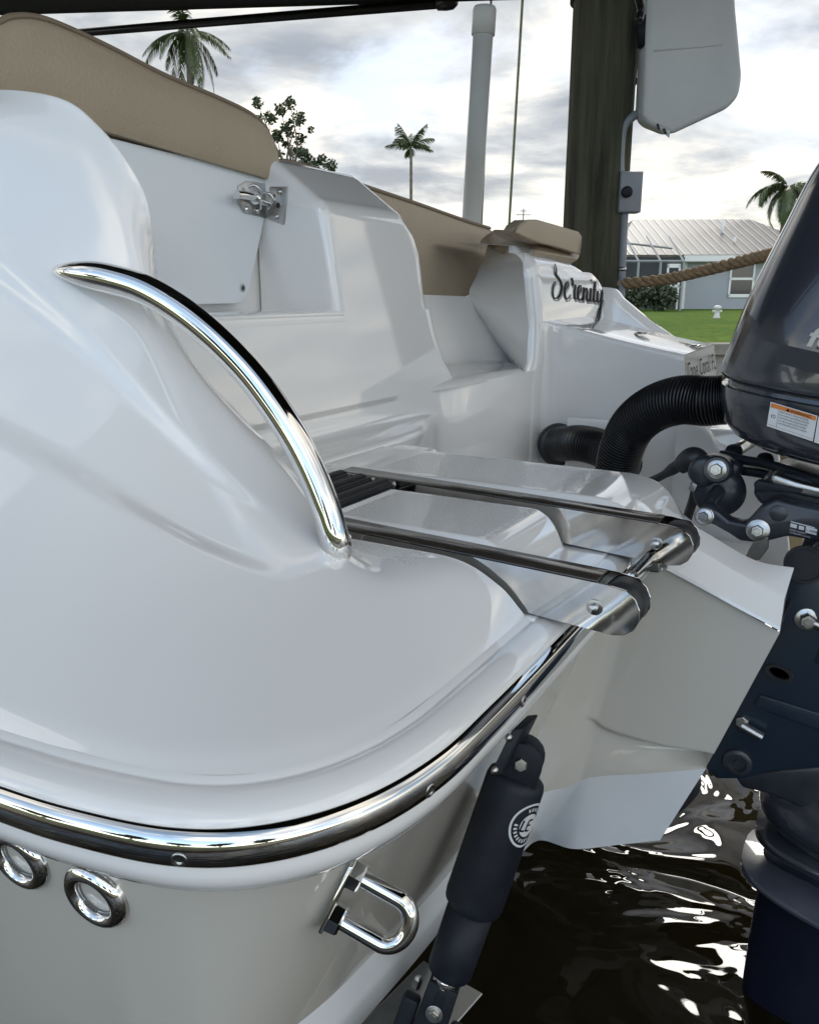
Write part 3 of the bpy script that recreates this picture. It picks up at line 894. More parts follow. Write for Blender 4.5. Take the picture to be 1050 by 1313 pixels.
# through-hull drains ------------------------------------------------------------
for q in ((28, 1100), (125, 1145)):
    c, n_ = hull_near(*q)
    bm = NB()
    lathe(bm, c, n_, [(-.01, .0365), (.002, .0365), (.006, .0352), (.0100, .0310), (.0112, .0268), (.0095, .0228), (.005, .0208), (.002, .0204)], 48, 0, False)
    d_ = put('drain_fitting', bm, STEEL, boat)
    bm = NB()
    lathe(bm, c-n_*.045, n_, [(0, .0005), (.0003, .0191), (.030, .0196), (.036, .0200), (.049, .0206)], 36, 0, False)
    put('drain_pipe', bm, mat('drain_inner_plastic', (.17, .18, .19), .5, noise=(60, .6, (.11, .115, .125))), d_)

# stern eye ------------------------------------------------------------------------
ce, ne = hull_near(432, 1143)
ce_t = WP(456, 1092, ce.x, -.30, ce.z); ce_b = WP(408, 1194, ce.x, -.30, ce.z)
ax_ = (ce_t-ce_b).normalized(); nn = Vector((1, .30, -.2)).normalized(); nn = (nn-ax_*nn.dot(ax_)).normalized(); wd = ax_.cross(nn)
bm = NB()
mid = (ce_t+ce_b)/2; L = (ce_t-ce_b).length
poly = [mid+ax_*L*.5*a+wd*.017*b_ for a, b_ in ((-1, 0), (-.82, -1), (.82, -1), (1, 0), (.82, 1), (-.82, 1))]
prism(bm, [p+nn*.001 for p in poly], nn*.004, .001, 2)
eye = put('stern_eye', bm, STEEL, boat, auto=35)
bu, bl_ = mid+ax_*L*.27+nn*.004, mid-ax_*L*.27+nn*.004
bm = NB()
out = .083
pts = [bu, bu+nn*.03, bu+nn*.052-ax_*.001]
rr = (bu-bl_).length/2
cen = (bu+bl_)/2+nn*.052
arc = [cen+ax_*rr*math.cos(a)+nn*rr*.85*math.sin(a) for a in [math.pi*k/14 for k in range(1, 14)]]
tube(bm, spline([bu, bu+nn*.026]+[bu+nn*.05]+arc+[bl_+nn*.05, bl_+nn*.026, bl_], 70), .0087, 20)
put('u_bolt', bm, STEEL, eye)
for p in (bu, bl_):
    bm = NB(); lathe(bm, p, nn, [(0, .0155), (.0115, .0145), (.0135, .0125)], 6)
    put('nut', bm, STEEL, eye, smooth=False)

# trim tab and its actuator -----------------------------------------------------------
tab = root('trim_tab', '', 'x', (-.4, .75, .9)); del tab['label'], tab['category']
tab.parent = boat; tab.location = Vector((-.4, .75, .9))-OFF[boat]
pt, pbm = W(671, 972, x=-.333), W(563, 1283, x=-.40)
axs = (pbm-pt).normalized(); LL = (pbm-pt).length
sidev = ray(620, 1130).normalized(); sx_ = axs.cross(sidev).normalized()     # across the cylinder
fr_ = sx_.cross(axs).normalized()
if fr_.dot(ray(620, 1130)) > 0: fr_ = -fr_
bm = NB()
r1 = .0375; r2_ = .0305
def along(px, py): return None
lathe(bm, pt+axs*.022, axs, [(0, r1*.80), (.004, r1*.95), (.012, r1), (LL*.50, r1*1.02), (LL*.525, r1*.99), (LL*.535, r1*.90)], 40)
lathe(bm, pt+axs*.022, axs, [(LL*.52, r2_), (LL*.80, r2_*.97), (LL*.815, r2_*.9), (LL*.82, r2_*.55)], 40)
act = put('actuator', bm, BLKM, tab)
bm = NB()
lathe(bm, pt+axs*(.022+LL*.815), axs, [(0, .0175), (.018, .0175), (.02, .014), (.03, .013)], 28)
put('rod', bm, STEEL, act)
# upper clevis
bm = NB()
n2 = (-fr_)
ba, bb = W(656, 936, x=-.338), W(627, 995, x=-.352)
prism(bm, [ba, bb, bb+Vector((.012, .01, 0)), ba+Vector((.012, .01, 0))], (0, .05, -.004), .002, 2)
for off in (-.019, .017):
    c = pt+fr_*off
    poly = [c+sx_*.0+axs*.028]
    pl2 = []
    for k in range(9):
        a = math.pi*k/8
        pl2.append(c+sx_*.024*math.cos(a)*(-1)-axs*.024*math.sin(a))
    pl2 = [ba.lerp(bb, .95)+fr_*(off-.0)+axs*.0, ba.lerp(bb, .1)+fr_*off]+pl2
    ear = [c-sx_*.026+axs*.026, c+sx_*.026+axs*.026]+[c+sx_*.026*math.cos(a)-axs*.026*math.sin(a) for a in [math.pi*k/8 for k in range(9)]]
    prism(bm, ear, fr_*.007, .0015, 2)
put('clevis', bm, BLKM, act, auto=35)
bm = NB(); lathe(bm, pt+fr_*.027, fr_, [(0, .0), (.0, .0001)], 6, 0, False) if False else None
hexbolt(bm, pt+fr_*.024, fr_, .0085, .007, washer=False)
put('pivot_bolt', bm, STEELB, act, auto=30)
for q in ((652, 946), (634, 988)):
    bm = NB(); c = W(q[0], q[1], x=-.33); lathe(bm, c, (1, -.6, .2), [(0, .005), (.003, .0042), (.0042, .001)], 14)
    put('screw', bm, STEELB, act)
# maker's badge on the barrel: white oval ring with letters, wrapped on the cylinder
def oncyl(h, a, r_=r1*1.025): return pt+axs*(.022+h)+(fr_*math.cos(a)+sx_*math.sin(a))*r_
sgn = 1 if (sx_.dot(rt) > 0) else -1
bm = NB()
ch, ca = LL*.14, sgn*1.02
def badge(fn_r0, fn_r1, n=48):
    rows = []
    for rr_ in (fn_r0, fn_r1):
        rows.append([oncyl(ch-rr_*.030*math.sin(2*math.pi*k/n), ca+sgn*rr_*.74*math.cos(2*math.pi*k/n)) for k in range(n)])
    grid(bm, rows, close=True)
badge(.90, 1.0); badge(.02, .52)
for k in range(26):
    a = 2*math.pi*k/26
    if 9 <= k % 13 <= 12: continue
    c_ = [(.63, -.07), (.79, -.07), (.79, .05), (.63, .05)]
    bm.faces.new([bm.verts.new(oncyl(ch-r_*.030*math.sin(a+d_), ca+sgn*r_*.74*math.cos(a+d_))) for r_, d_ in c_])
badge_o = put('badge', bm, LBL, act)
bm = NB()
def stroke(pts_, w_):
    for (x0, y0), (x1, y1) in zip(pts_, pts_[1:]):
        d_ = Vector((x1-x0, y1-y0, 0)); n_ = Vector((-d_.y, d_.x, 0)).normalized()*w_
        q = [(x0+n_.x, y0+n_.y), (x1+n_.x, y1+n_.y), (x1-n_.x, y1-n_.y), (x0-n_.x, y0-n_.y)]
        bm.faces.new([bm.verts.new(oncyl(ch-b_, ca+sgn*a/r1, r1*1.035)) for a, b_ in q])
stroke([(-.0105, .0075), (-.0125, -.007), (-.0055, -.007)], .0013)
stroke([(.0045, .0075), (-.002, .0075), (-.004, -.007), (.003, -.007)], .0013); stroke([(-.003, .0005), (.003, .0005)], .0011)
put('badge_letters', bm, INK, badge_o)
# lower fork
bm = NB()
low_c = pt+axs*(LL*1.0)
lathe(bm, pt+axs*(LL*.93), axs, [(0, .014), (.004, .0185), (.03, .0185), (.06, .014)], 20)
for off in (-.017, .010):
    ear = [low_c+sx_*-.02-axs*.03+fr_*off, low_c+sx_*.02-axs*.03+fr_*off, low_c+sx_*.022+axs*.06+fr_*off, low_c-sx_*.022+axs*.06+fr_*off]
    prism(bm, ear, fr_*.007, .002, 2)
box(bm, low_c+axs*.045-sx_*.034, .024, .02, .07, sx_, fr_, axs, .005)
box(bm, low_c+axs*.045+sx_*.034, .02, .02, .05, sx_, fr_, axs, .005)
put('fork', bm, BLKM, act, auto=35)
bm = NB()
hexbolt(bm, low_c+axs*.008+fr_*.018, fr_, .0078, .007)
lathe(bm, low_c-axs*.002-sx_*.034, -axs, [(0, .006), (.012, .006), (.016, .003)], 6)
put('fork_bolt', bm, STEELB, act, auto=30)
# the tab plate itself
bm = NB()
zt = .845
def tp(px, py): return W(px, py, z=zt)
prism(bm, [tp(543, 1232), tp(619, 1274), tp(570, 1330), tp(470, 1420), tp(430, 1345)], (0, 0, -.004), .001, 1)
put('tab_plate', bm, STEELB, tab, auto=30)

# Serenity + home port lettering --------------------------------------------------------
def bez(pts_, n=40): return [(p.x, p.y) for p in spline([Vector((a, b_, 0)) for a, b_ in pts_], n)]
# each glyph stroke in a 0..100 by 0..100 box read off the sign; y down
GL = [
 [(7, 2), (4, -12), (6, -22), (9, -10), (8, 0), (13, 7), (19, 18), (21, 30), (17, 44), (10, 52), (3, 49), (1, 37), (3, 23), (8, 16)],   # S
 [(27, 36), (33, 27), (35, 18), (31, 18), (27, 30), (27, 44), (31, 53), (36, 51), (40, 44)],      # e
 [(42, 8), (44, 16), (44, 24), (50, 24), (48, 38), (49, 52), (53, 53), (56, 46)],                           # r
 [(56, 44), (61, 34), (62, 25), (58, 26), (55, 38), (56, 51), (61, 56), (65, 50)],                 # e
 [(68, 28), (67, 44), (66, 57), (68, 42), (73, 30), (75, 38), (74, 52), (77, 58), (80, 52)],       # n
 [(83, 30), (82, 46), (82, 57), (86, 57), (88, 50)],                                              # i
 [(92, 16), (90, 36), (89, 54), (92, 60), (96, 54)],                                              # t
 [(86, 33), (97, 34)],
 [(98, 36), (97, 50), (98, 60), (102, 58), (106, 44), (107, 34), (105, 56), (102, 84), (98, 100), (96, 92), (99, 78), (106, 64), (110, 56)],  # y
]
LX0, LY0, LW, LH = 708.0, 351.0, .60, .60
def sp_(a, b_, dx): return WP(LX0+a*LW*1.0, LY0+b_*LH, XS+dx, LEAN, 1.70)
def script(bm, dx, ox, oy, wmul, thin=.55):
    for gi, g in enumerate(GL):
        n = 46 if len(g) > 2 else 4
        P = bez(g, n); L_, R_ = [], []
        for k in range(n):
            a, b_ = P[max(k-1, 0)], P[min(k+1, n-1)]
            d_ = Vector((b_[0]-a[0], b_[1]-a[1], 0)); d_ = d_.normalized() if d_.length else Vector((1, 0, 0))
            down = abs(d_.y)*(1 if d_.y > 0 else .35)
            w_ = (.75+1.25*down)*wmul
            if gi == 0: w_ *= 1.25 if k > n*.3 else .5
            L_.append(sp_(P[k][0]+ox+d_.y*w_, P[k][1]+oy-d_.x*w_, dx)); R_.append(sp_(P[k][0]+ox-d_.y*w_, P[k][1]+oy+d_.x*w_, dx))
        grid(bm, [L_, R_])
    c = [(84+ox+1.6*math.cos(2*math.pi*k/10), 13+oy+2.4*math.sin(2*math.pi*k/10)) for k in range(10)]
    bm.faces.new([bm.verts.new(sp_(a, b_, dx)) for a, b_ in c])
bm = NB(); script(bm, .0026, 0, 0, .95); put('name_lettering', bm, INK, sb, smooth=False)
bm = NB(); script(bm, .0016, 1.6, 5, .9); put('lettering_shadow', bm, INKS, sb, smooth=False)

def text_mesh(name, s, size, mats, parent, origin, ex, ey, sxx=1.0, ext=0.0, align='LEFT', shear=0, bold=0):
    cu = bpy.data.curves.new(name, 'FONT'); cu.body = s; cu.size = 1; cu.align_x = align; cu.fill_mode = 'FRONT'; cu.resolution_u = 3; cu.shear = shear; cu.offset = bold
    o = bpy.data.objects.new(name, cu); COL.objects.link(o)
    dg = bpy.context.evaluated_depsgraph_get(); me = bpy.data.meshes.new_from_object(o.evaluated_get(dg))
    bpy.data.objects.remove(o); bpy.data.curves.remove(cu)
    ex, ey = Vector(ex).normalized(), Vector(ey).normalized(); nrm_ = ex.cross(ey)
    b_ = NB(); b_.from_mesh(me); bpy.data.meshes.remove(me)
    for v in b_.verts: v.co = Vector(origin)+ex*(v.co.x*size*sxx)+ey*(v.co.y*size)
    return put(name, b_, mats, parent, smooth=False)
XA = b1.x+.0135
to = W(882, 488, x=XA)
to = WP(882, 488, XA-.002, .16, 1.55)
text_mesh('port_lettering', 'Cape Coral, FL', .072, INK, stbx, to, (0, 1, 0), (-.16, 0, 1), .95)
# little chrome fittings on top of the starboard quarter
for q in ((824, 429), (893, 449)):
    c = W(q[0], q[1], y=2.62); c.z = lerp(b0.z, b1.z, (c.x-b0.x)/(b1.x-b0.x))+.004
    bm = NB(); lathe(bm, c, (0, 0, 1), [(0, .026), (.003, .026), (.006, .02), (.007, .006)], 20)
    put('deck_fitting', bm, STEEL, boat)

# rigging hose flange on the bulkhead -----------------------------------------------------
HF = W(716, 570, x=-.84)
bm = NB(); hx_ = (W(775, 574, x=-.62)-HF).normalized()
lathe(bm, HF-hx_*.01, hx_, [(0, .062), (.008, .066), (.016, .064), (.022, .058)], 32)
put('hose_flange', bm, BLK, boat)

# ================================================================== OUTBOARD
eng = root('outboard_motor', 'dark navy outboard engine with orange and white warning label at the stern', 'outboard motor', (.1, 1.75, .5))
YE = 1.76
def sect_(z, xf, xb, hw, n=64, e=3.2, er=None):
    c = Vector(((xf+xb)/2, YE, z)); a = (xb-xf)/2; row = []
    for k in range(n):
        t = 2*math.pi*k/n; ct, st = math.cos(t), math.sin(t)
        row.append(c+Vector((a*math.copysign(abs(ct)**(2/e), ct), hw*math.copysign(abs(st)**(2/e), st), 0)))
    return row
# silhouette of the fore edge (x,z at the port flank) read from the photo
def xf_at(py, px, dy=.05): 
    p = W(px, py, y=YE-.27+dy); return p
def cowl_rows(prof_):
    return [sect_(z, xf, xb, hw, e=e) for z, xf, xb, hw, e in prof_]
ct = [xf_at(a, b_, .05) for a, b_ in ((492, 914), (430, 932), (370, 955), (280, 998), (185, 1046))]
e0 = [(p.x-.012, p.z) for p in ct]
bm = NB()
def tilt(row, k=.045, z0=1.63):   # cowl seam drops towards the back, as the engine is trimmed
    return [Vector((p.x, p.y, p.z-(p.x+.25)*.10)) for p in row]
prof_ = [(e0[0][1]+.000, e0[0][0]+.012, .50, .255, 3.4), (e0[0][1]+.006, e0[0][0]+.004, .51, .268, 3.4), (e0[0][1]+.02, e0[0][0], .515, .272, 3.4),
         (e0[1][1], e0[1][0], .52, .270, 3.3), (e0[2][1], e0[2][0], .52, .262, 3.1), (e0[3][1], e0[3][0], .51, .25, 2.9), (e0[4][1], e0[4][0], .49, .235, 2.8),
         (2.10, e0[4][0]+.055, .46, .215, 2.7), (2.18, e0[4][0]+.12, .40, .18, 2.6), (2.21, e0[4][0]+.2, .33, .12, 2.4), (2.215, .1, .2, .02, 2.2)]
r0 = cowl_rows(prof_)
rows = []
for k in range(60):
    t = k/59; rows.append(tilt([cr([r0[i][j] for i in range(len(r0))], t) for j in range(64)]))
V = grid(bm, rows, close=True); bm.faces.new(V[-1])
cowl = put('cowl', bm, NAVY, eng)
zl = e0[0][1]
bm = NB()
prof_ = [(zl-.001, e0[0][0]+.014, .49, .252, 3.4), (zl-.008, e0[0][0]+.013, .49, .254, 3.4), (zl-.010, e0[0][0]+.003, .505, .266, 3.4), (zl-.03, e0[0][0]+.003, .505, .267, 3.4), (zl-.075, e0[0][0]+.010, .50, .264, 3.3),
         (zl-.10, e0[0][0]+.03, .485, .25, 3.1), (zl-.115, e0[0][0]+.06, .46, .22, 3), (zl-.118, e0[0][0]+.2, .3, .1, 2.6)]
rows = [tilt(r_) for r_ in cowl_rows(prof_)]
V = grid(bm, rows, close=True); bm.faces.new(V[-1]); bm.faces.new(V[0])
pan = put('lower_cowl', bm, NAVY, eng, auto=50)
# decals on the port flank
def flank(z): 
    return YE-.2725
def on_pan(px, py, dy=0):
    return W(px, py, y=YE-.2685-.0008-dy)
def quad(bm_, pts_, mi=0, n=6):
    a, b_, c, d = pts_
    bm_.faces.new([bm_.verts.new(p) for p in pts_]).material_index = mi
def label(x0, pts_, ok=True):
    bm_ = NB(); A, B2, C2, D2 = [on_pan(*p) for p in pts_]
    quad(bm_, (A, B2, C2, D2), 0)
    u, v = lambda s, t, dy=.0006: lerp(lerp(A, B2, s), lerp(D2, C2, s), t)-Vector((0, dy, 0)), 0
    def sub(s0, s1, t0, t1, mi, dy=.0006): quad(bm_, (u(s0, t0, dy), u(s1, t0, dy), u(s1, t1, dy), u(s0, t1, dy)), mi)
    sub(.02, .98, .03, .20, 1)
    sub(.20, .206, .20, .92, 2)
    sub(.02, .98, .905, .915, 2)
    for t in (.05,):
        sub(.06, .15, .48, .60, 2); sub(.075, .105, .50, .58, 0, .001); sub(.112, .14, .50, .58, 0, .001)
    return bm_, (A, B2, C2, D2, u)
bm, (A, B2, C2, D2, u) = label(0, [(988, 515), (1048, 533), (1042, 566), (983, 546)])
lab = put('warning_label', bm, [LBL, ORA, INK], pan, smooth=False)
ex_ = (B2-A).normalized(); ey_ = (A-D2).normalized()
wl_ = (B2-A).length; hl_ = (A-D2).length
text_mesh('warning_text', '\u25B2WARNING', hl_*.17, INK, lab, u(.34, .175, .0012), ex_, ey_, 1.0)
ln = ['Read owner\u2019s manual and labels.', 'Wear an approved personal flotation device (PFD)', 'Attach engine shut-off cord (lanyard) to your PFD,', 'arm or leg so the engine stops if you accidentally', 'leave the helm, which could prevent a runaway boat.']
for k, s in enumerate(ln):
    text_mesh('label_text', s, hl_*.105, INK, lab, u(.23, .30+.115*k, .0012), ex_, ey_, .74*wl_/(hl_*.105*len(s)*.50))
bm = NB(); A, B2, C2, D2 = [on_pan(*p) for p in [(1049, 534), (1110, 552), (1104, 585), (1043.5, 567)]]
quad(bm, (A, B2, C2, D2), 0)
put('service_label', bm, LBL, pan, smooth=False)
def on_cowl(px, py): return W(px, py, y=YE-.2745)
# cowl model lettering: silver italic over a darker band
bm = NB()
A, B2, C2, D2 = [on_cowl(*p) for p in [(1002, 441), (1130, 470), (1126, 500), (996, 465)]]
quad(bm, (A, B2, C2, D2))
put('cowl_band', bm, mat('matte_navy_band', (.014, .015, .022), .5, noise=(30, .4, (.02, .021, .03))), cowl, smooth=False)
A2, B3 = on_cowl(1032, 442), on_cowl(1110, 459)
text_mesh('cowl_lettering', 'four stroke', .046, SIL, cowl, A2-Vector((0, .0012, 0)), (B3-A2), (on_cowl(1032, 400)-A2), 1.2, shear=.4, bold=.022)

# corrugated rigging hose: engine front -> down behind the pad, and up to the bulkhead flange
bm = NB()
hp = [W(930, 512, y=1.80), W(905, 514, y=1.80), W(872, 513, y=1.82), W(838, 524, y=1.86), W(812, 545, y=1.90), W(797, 575, y=1.93), W(790, 610, y=1.96), W(786, 650, y=2.0)]
P = spline(hp, 340)
tube(bm, P, .0500, 30, ribs=.0030)
hose = put('rigging_hose', bm, BLKH, eng, auto=30, label='thick corrugated black hose arching to the engine')
bm = NB()
P = spline([HF, lerp(HF, W(775, 576, x=-.62), .5)+Vector((0, 0, .01)), W(775, 577, x=-.64), W(800, 600, x=-.56)], 160)
tube(bm, P, .0490, 30, ribs=.0030)
put('rigging_hose', bm, BLKH, eng, auto=30, label='corrugated black hose stub entering the bulkhead')

# steering and clamp brackets ------------------------------------------------------------
YK = 1.50
def k_(px, py, y=YK): return W(px, py, y=y)
# clamp bracket plate
bm = NB()
poly = [k_(1010, 742), k_(1022, 722), k_(1060, 690), k_(1150, 700), k_(1180, 900), k_(1120, 985), k_(1050, 985), k_(985, 990), k_(955, 1000), k_(918, 1000), k_(903, 985), k_(962, 862), k_(985, 818)]
prism(bm, poly, (0, .045, 0), .006, 2)
bm2 = NB(); prism(bm2, [p+Vector((0, .40, 0)) for p in poly], (0, .045, 0), .006, 2); put('clamp_bracket', bm2, NAVYD, eng, auto=40)
clampb = put('clamp_bracket', bm, NAVYD, eng, auto=40)
bm = NB()
prism(bm, [k_(975, 890), k_(1120, 935), k_(1120, 960), k_(968, 905)], (0, -.006, 0), .002)
prism(bm, [k_(1060, 800), k_(1120, 800), k_(1120, 860), k_(1045, 850)], (0, -.006, 0), .003)
put('bracket_rib', bm, NAVYD, clampb, auto=40)
bm = NB()
hexbolt(bm, k_(1034, 794), (.2, -1, .1), .0135, .018); tube(bm, [k_(1038, 794)-Vector((0, .01, 0)), k_(1060, 803)-Vector((0, .012, 0))], .0085, 14)
put('mount_bolt', bm, STEELB, clampb, auto=30)
bm = NB()
lathe(bm, k_(952, 926), (0, -1, .1), [(0, .012), (.006, .012), (.008, .010)], 6); tube(bm, [k_(952, 928)-Vector((0, .008, 0)), k_(979, 942)-Vector((0, .012, 0))], .009, 16)
put('lock_pin', bm, STEELB, clampb, auto=30)
bm = NB()
lathe(bm, k_(946, 977), (0, -1, 0), [(0, .026), (.006, .026), (.009, .022), (.009, .017), (.002, .015), (.002, .006), (.006, .005)], 32)
put('washer', bm, GREYD, clampb, auto=40)
bm = NB()
c = k_(999, 863)
rows = []
for o_, s_ in ((.0, 1.0), (-.004, .92), (-.004, .7), (.001, .62)):
    rows.append([c+Vector((.026*s_*math.cos(a), o_-.001, .015*s_*math.sin(a)-.008*s_*math.cos(a)*.6)) for a in [2*math.pi*k/28 for k in range(28)]])
V = grid(bm, rows, close=True); bm.faces.new(V[-1])
put('slot', bm, BLK, clampb, auto=40)
bm = NB(); lathe(bm, k_(1022, 722)+Vector((.012, -.001, .0)), (0, -1, 0), [(0, .034), (.004, .033), (.004, .029), (.001, .028)], 32)
put('bush', bm, BLK, clampb, auto=40)

# steering arm: link casting with three big bolts
bm = NB()
YL = 1.56
def l_(px, py, y=YL): return W(px, py, y=y)
poly = [l_(893, 655), l_(905, 647), l_(920, 655), l_(935, 668), l_(955, 672), l_(975, 650), l_(995, 640), l_(1012, 645), l_(1060, 655), l_(1130, 675), l_(1130, 715), l_(1062, 697), l_(1010, 688), l_(985, 694), l_(968, 696), l_(948, 694), l_(935, 685), l_(912, 672), l_(897, 670)]
prism(bm, poly, (0, .04, 0), .006, 2)
arm = put('steering_arm', bm, GREYD, eng, auto=45)
for q, r_ in (((903, 662), .016), ((972, 680), .0185)):
    bm = NB(); c = l_(*q); lathe(bm, c, (0, -1, .15), [(0, r_*1.1), (.004, r_*1.1), (.005, r_)], 24)
    hexbolt(bm, c-Vector((0, .005, -.0008)), (0, -1, .15), r_*.62, .012)
    put('arm_bolt', bm, STEELB, arm, auto=30)
bm = NB(); lathe(bm, l_(998, 658), (0, -1, .1), [(0, .015), (.003, .015), (.005, .012)], 20); put('plug', bm, GREYD, arm, auto=40)
# rating plate on the arm
bm = NB(); A, B2, C2, D2 = [W(*p, y=YL-.0012) for p in [(1014, 668), (1048, 677), (1046, 692), (1012, 683)]]
def uu(s, t, dy=.0006): return lerp(lerp(A, B2, s), lerp(D2, C2, s), t)-Vector((0, dy, 0))
for s0, s1, t0, t1 in ((.0, .25, .18, .5), (.32, .52, .18, .5), (.58, 1.0, .10, .62), (0, .9, .0, .08)):
    bm.faces.new([bm.verts.new(uu(a, b_)) for a, b_ in ((s0, t0), (s1, t0), (s1, t1), (s0, t1))])
rp_ = put('rating_plate', bm, LBL, arm, smooth=False)
for k, s in enumerate(('MADE IN JAPAN', 'OUTBOARD MOTOR')):
    text_mesh('plate_text', s, (A-D2).length*.18, LBL, rp_, uu(.0, .78+.22*k), (B2-A), (A-D2), .95)
text_mesh('plate_text', 'L 1003057', (A-D2).length*.25, INK, rp_, uu(.6, .46, .0012), (B2-A), (A-D2), 1.0)
# upper cluster: ram body, tie bar, ball joint, cable
bm = NB()
lathe(bm, W(902, 604, y=1.64), (0, -1, .1), [(-.05, .030), (.0, .030), (.006, .026), (.008, .02)], 28)
prism(bm, [W(a, b_, y=1.66) for a, b_ in ((893, 590), (912, 584), (930, 588), (950, 596), (948, 612), (925, 622), (915, 655), (892, 650), (886, 620))], (0, .05, 0), .008, 2)
lathe(bm, W(922, 630, y=1.66), (.1, -1, .1), [(-.03, .048), (0, .05), (.006, .046), (.012, .02)], 30)
tube(bm, [W(905, 650, y=1.60), W(922, 628, y=1.64)], .013, 14)
ram = put('steering_ram', bm, GREYD, eng, auto=45)
bm = NB(); hexbolt(bm, W(919, 602, y=1.622), (0, -1, .12), .0125, .012); put('arm_bolt', bm, STEELB, ram, auto=30)
bm = NB(); lathe(bm, W(919, 602, y=1.625), (0, -1, .12), [(-.03, .027), (0, .027), (.004, .023)], 28); put('boss', bm, GREYD, ram, auto=40)
bm = NB()
tube(bm, spline([W(924, 583, y=1.72), W(955, 590, y=1.70), W(990, 597, y=1.66), W(1060, 620, y=1.60), W(1120, 640, y=1.58)], 30), .0095, 12)
prism(bm, [W(a, b_, y=1.72) for a, b_ in ((930, 596), (960, 600), (992, 606), (992, 616), (960, 611), (935, 607))], (0, .03, 0), .003, 2)
put('tie_bar', bm, BLKM, eng, auto=45)
bm = NB()
tube(bm, [W(924, 590, y=2.0), W(968, 562, y=2.1)], .016, 18)
put('tilt_tube', bm, STEELB, eng)
for q in ((941, 577), (981, 588)):
    bm = NB(); lathe(bm, W(q[0], q[1], y=1.75), (0, -.4, 1), [(-.012, .017), (.0, .017), (.006, .014), (.008, .006)], 20)
    put('cap_nut', bm, BLKM, eng, auto=40)
bm = NB()
tube(bm, spline([W(800, 630, y=1.75), W(820, 622, y=1.72), W(845, 612, y=1.70), W(868, 598, y=1.68), W(880, 590, y=1.68)], 40), lambda t: .0085 if t < .55 else lerp(.0085, .0125, ss(.55, .7, t)), 16)
tube(bm, spline([W(870, 600, y=1.68), W(880, 592, y=1.68), W(889, 588, y=1.68), W(896, 592, y=1.68), W(896, 604, y=1.68)], 30), lambda t: .015+.009*math.sin(math.pi*t), 18)
tube(bm, spline([W(893, 622, y=1.66), W(889, 640, y=1.68), W(882, 662, y=1.72), W(876, 690, y=1.75)], 24), .0095, 14)
put('steering_hose', bm, BLK, eng)
bm = NB()
lathe(bm, W(891, 622, y=1.65), (W(897, 608, y=1.65)-W(891, 622, y=1.65)), [(-.012, .009), (.008, .009), (.012, .007)], 6)
put('hose_fitting', bm, STEELB, eng, auto=30)
# swivel head, top casting
bm = NB()
prism(bm, [W(a, b_, y=1.60) for a, b_ in ((962, 630), (985, 612), (1010, 606), (1130, 640), (1130, 672), (1010, 650), (975, 650))], (0, .2, 0), .012, 3)
put('swivel_head', bm, GREYD, eng, auto=45)
bm = NB()
prism(bm, [W(a, b_, y=1.585) for a, b_ in ((990, 606), (1025, 618), (1120, 640), (1120, 655), (1015, 634), (985, 622))], (0, .12, .0), .008, 3)
put('swivel_cover', bm, STEELB, eng, auto=45)
bm = NB()
prism(bm, [W(a, b_, y=1.575) for a, b_ in ((966, 620), (972, 616), (1028, 628), (1027, 634), (990, 630), (968, 632))], (0, .02, 0), .002, 2)
put('lever', bm, BLKM, eng, auto=45)
bm = NB()
pts = [W(a, b_, y=1.53) for a, b_ in ((965, 695), (985, 690), (985, 703), (974, 718), (963, 722), (953, 718))]
prism(bm, pts, (0, .006, 0), .001, 1)
put('anode_tab', bm, STEELB, eng, auto=30)

# midsection and lower unit ----------------------------------------------------------------
def leg_sect(z, xf, xb, hw, n=48, yo=YE):
    row = []
    for k in range(n):
        t = 2*math.pi*k/n; ct_, st = math.cos(t), math.sin(t)
        x_ = lerp(xf, xb, .5-.5*ct_); w_ = hw*math.copysign(abs(st)**.85, st)*(1-.25*(.5-.5*ct_))
        row.append(Vector((x_, yo+w_, z)))
    return row
def edge_x(px, py, y): return W(px, py, y=y)
bm = NB()
yl = YE-.07
def lx_(px, py): p = W(px, py, y=yl); return (p.z, p.x)
pr = []
for (px, py), L_, hw in (((1015, 985), .50, .10), ((985, 1040), .52, .115), ((992, 1090), .52, .11), ((972, 1115), .52, .095), ((962, 1180), .50, .08), ((952, 1240), .50, .075), ((944, 1300), .50, .08), ((936, 1380), .50, .09), ((940, 1480), .48, .085)):
    z_, x_ = lx_(px, py); pr.append((z_, x_, x_+L_, hw))
r0 = [leg_sect(*p) for p in pr]
rows = [[cr([r0[i][j] for i in range(len(r0))], k/59) for j in range(48)] for k in range(60)]
V = grid(bm, rows, close=True); bm.faces.new(V[0]); bm.faces.new(V[-1])
mid_ = put('lower_unit', bm, mat('navy_gearcase_paint', (.008, .010, .022), .3, coat=.3, noise=(8, .6, (.014, .016, .030)), bump=(60, .1, .001)), eng)
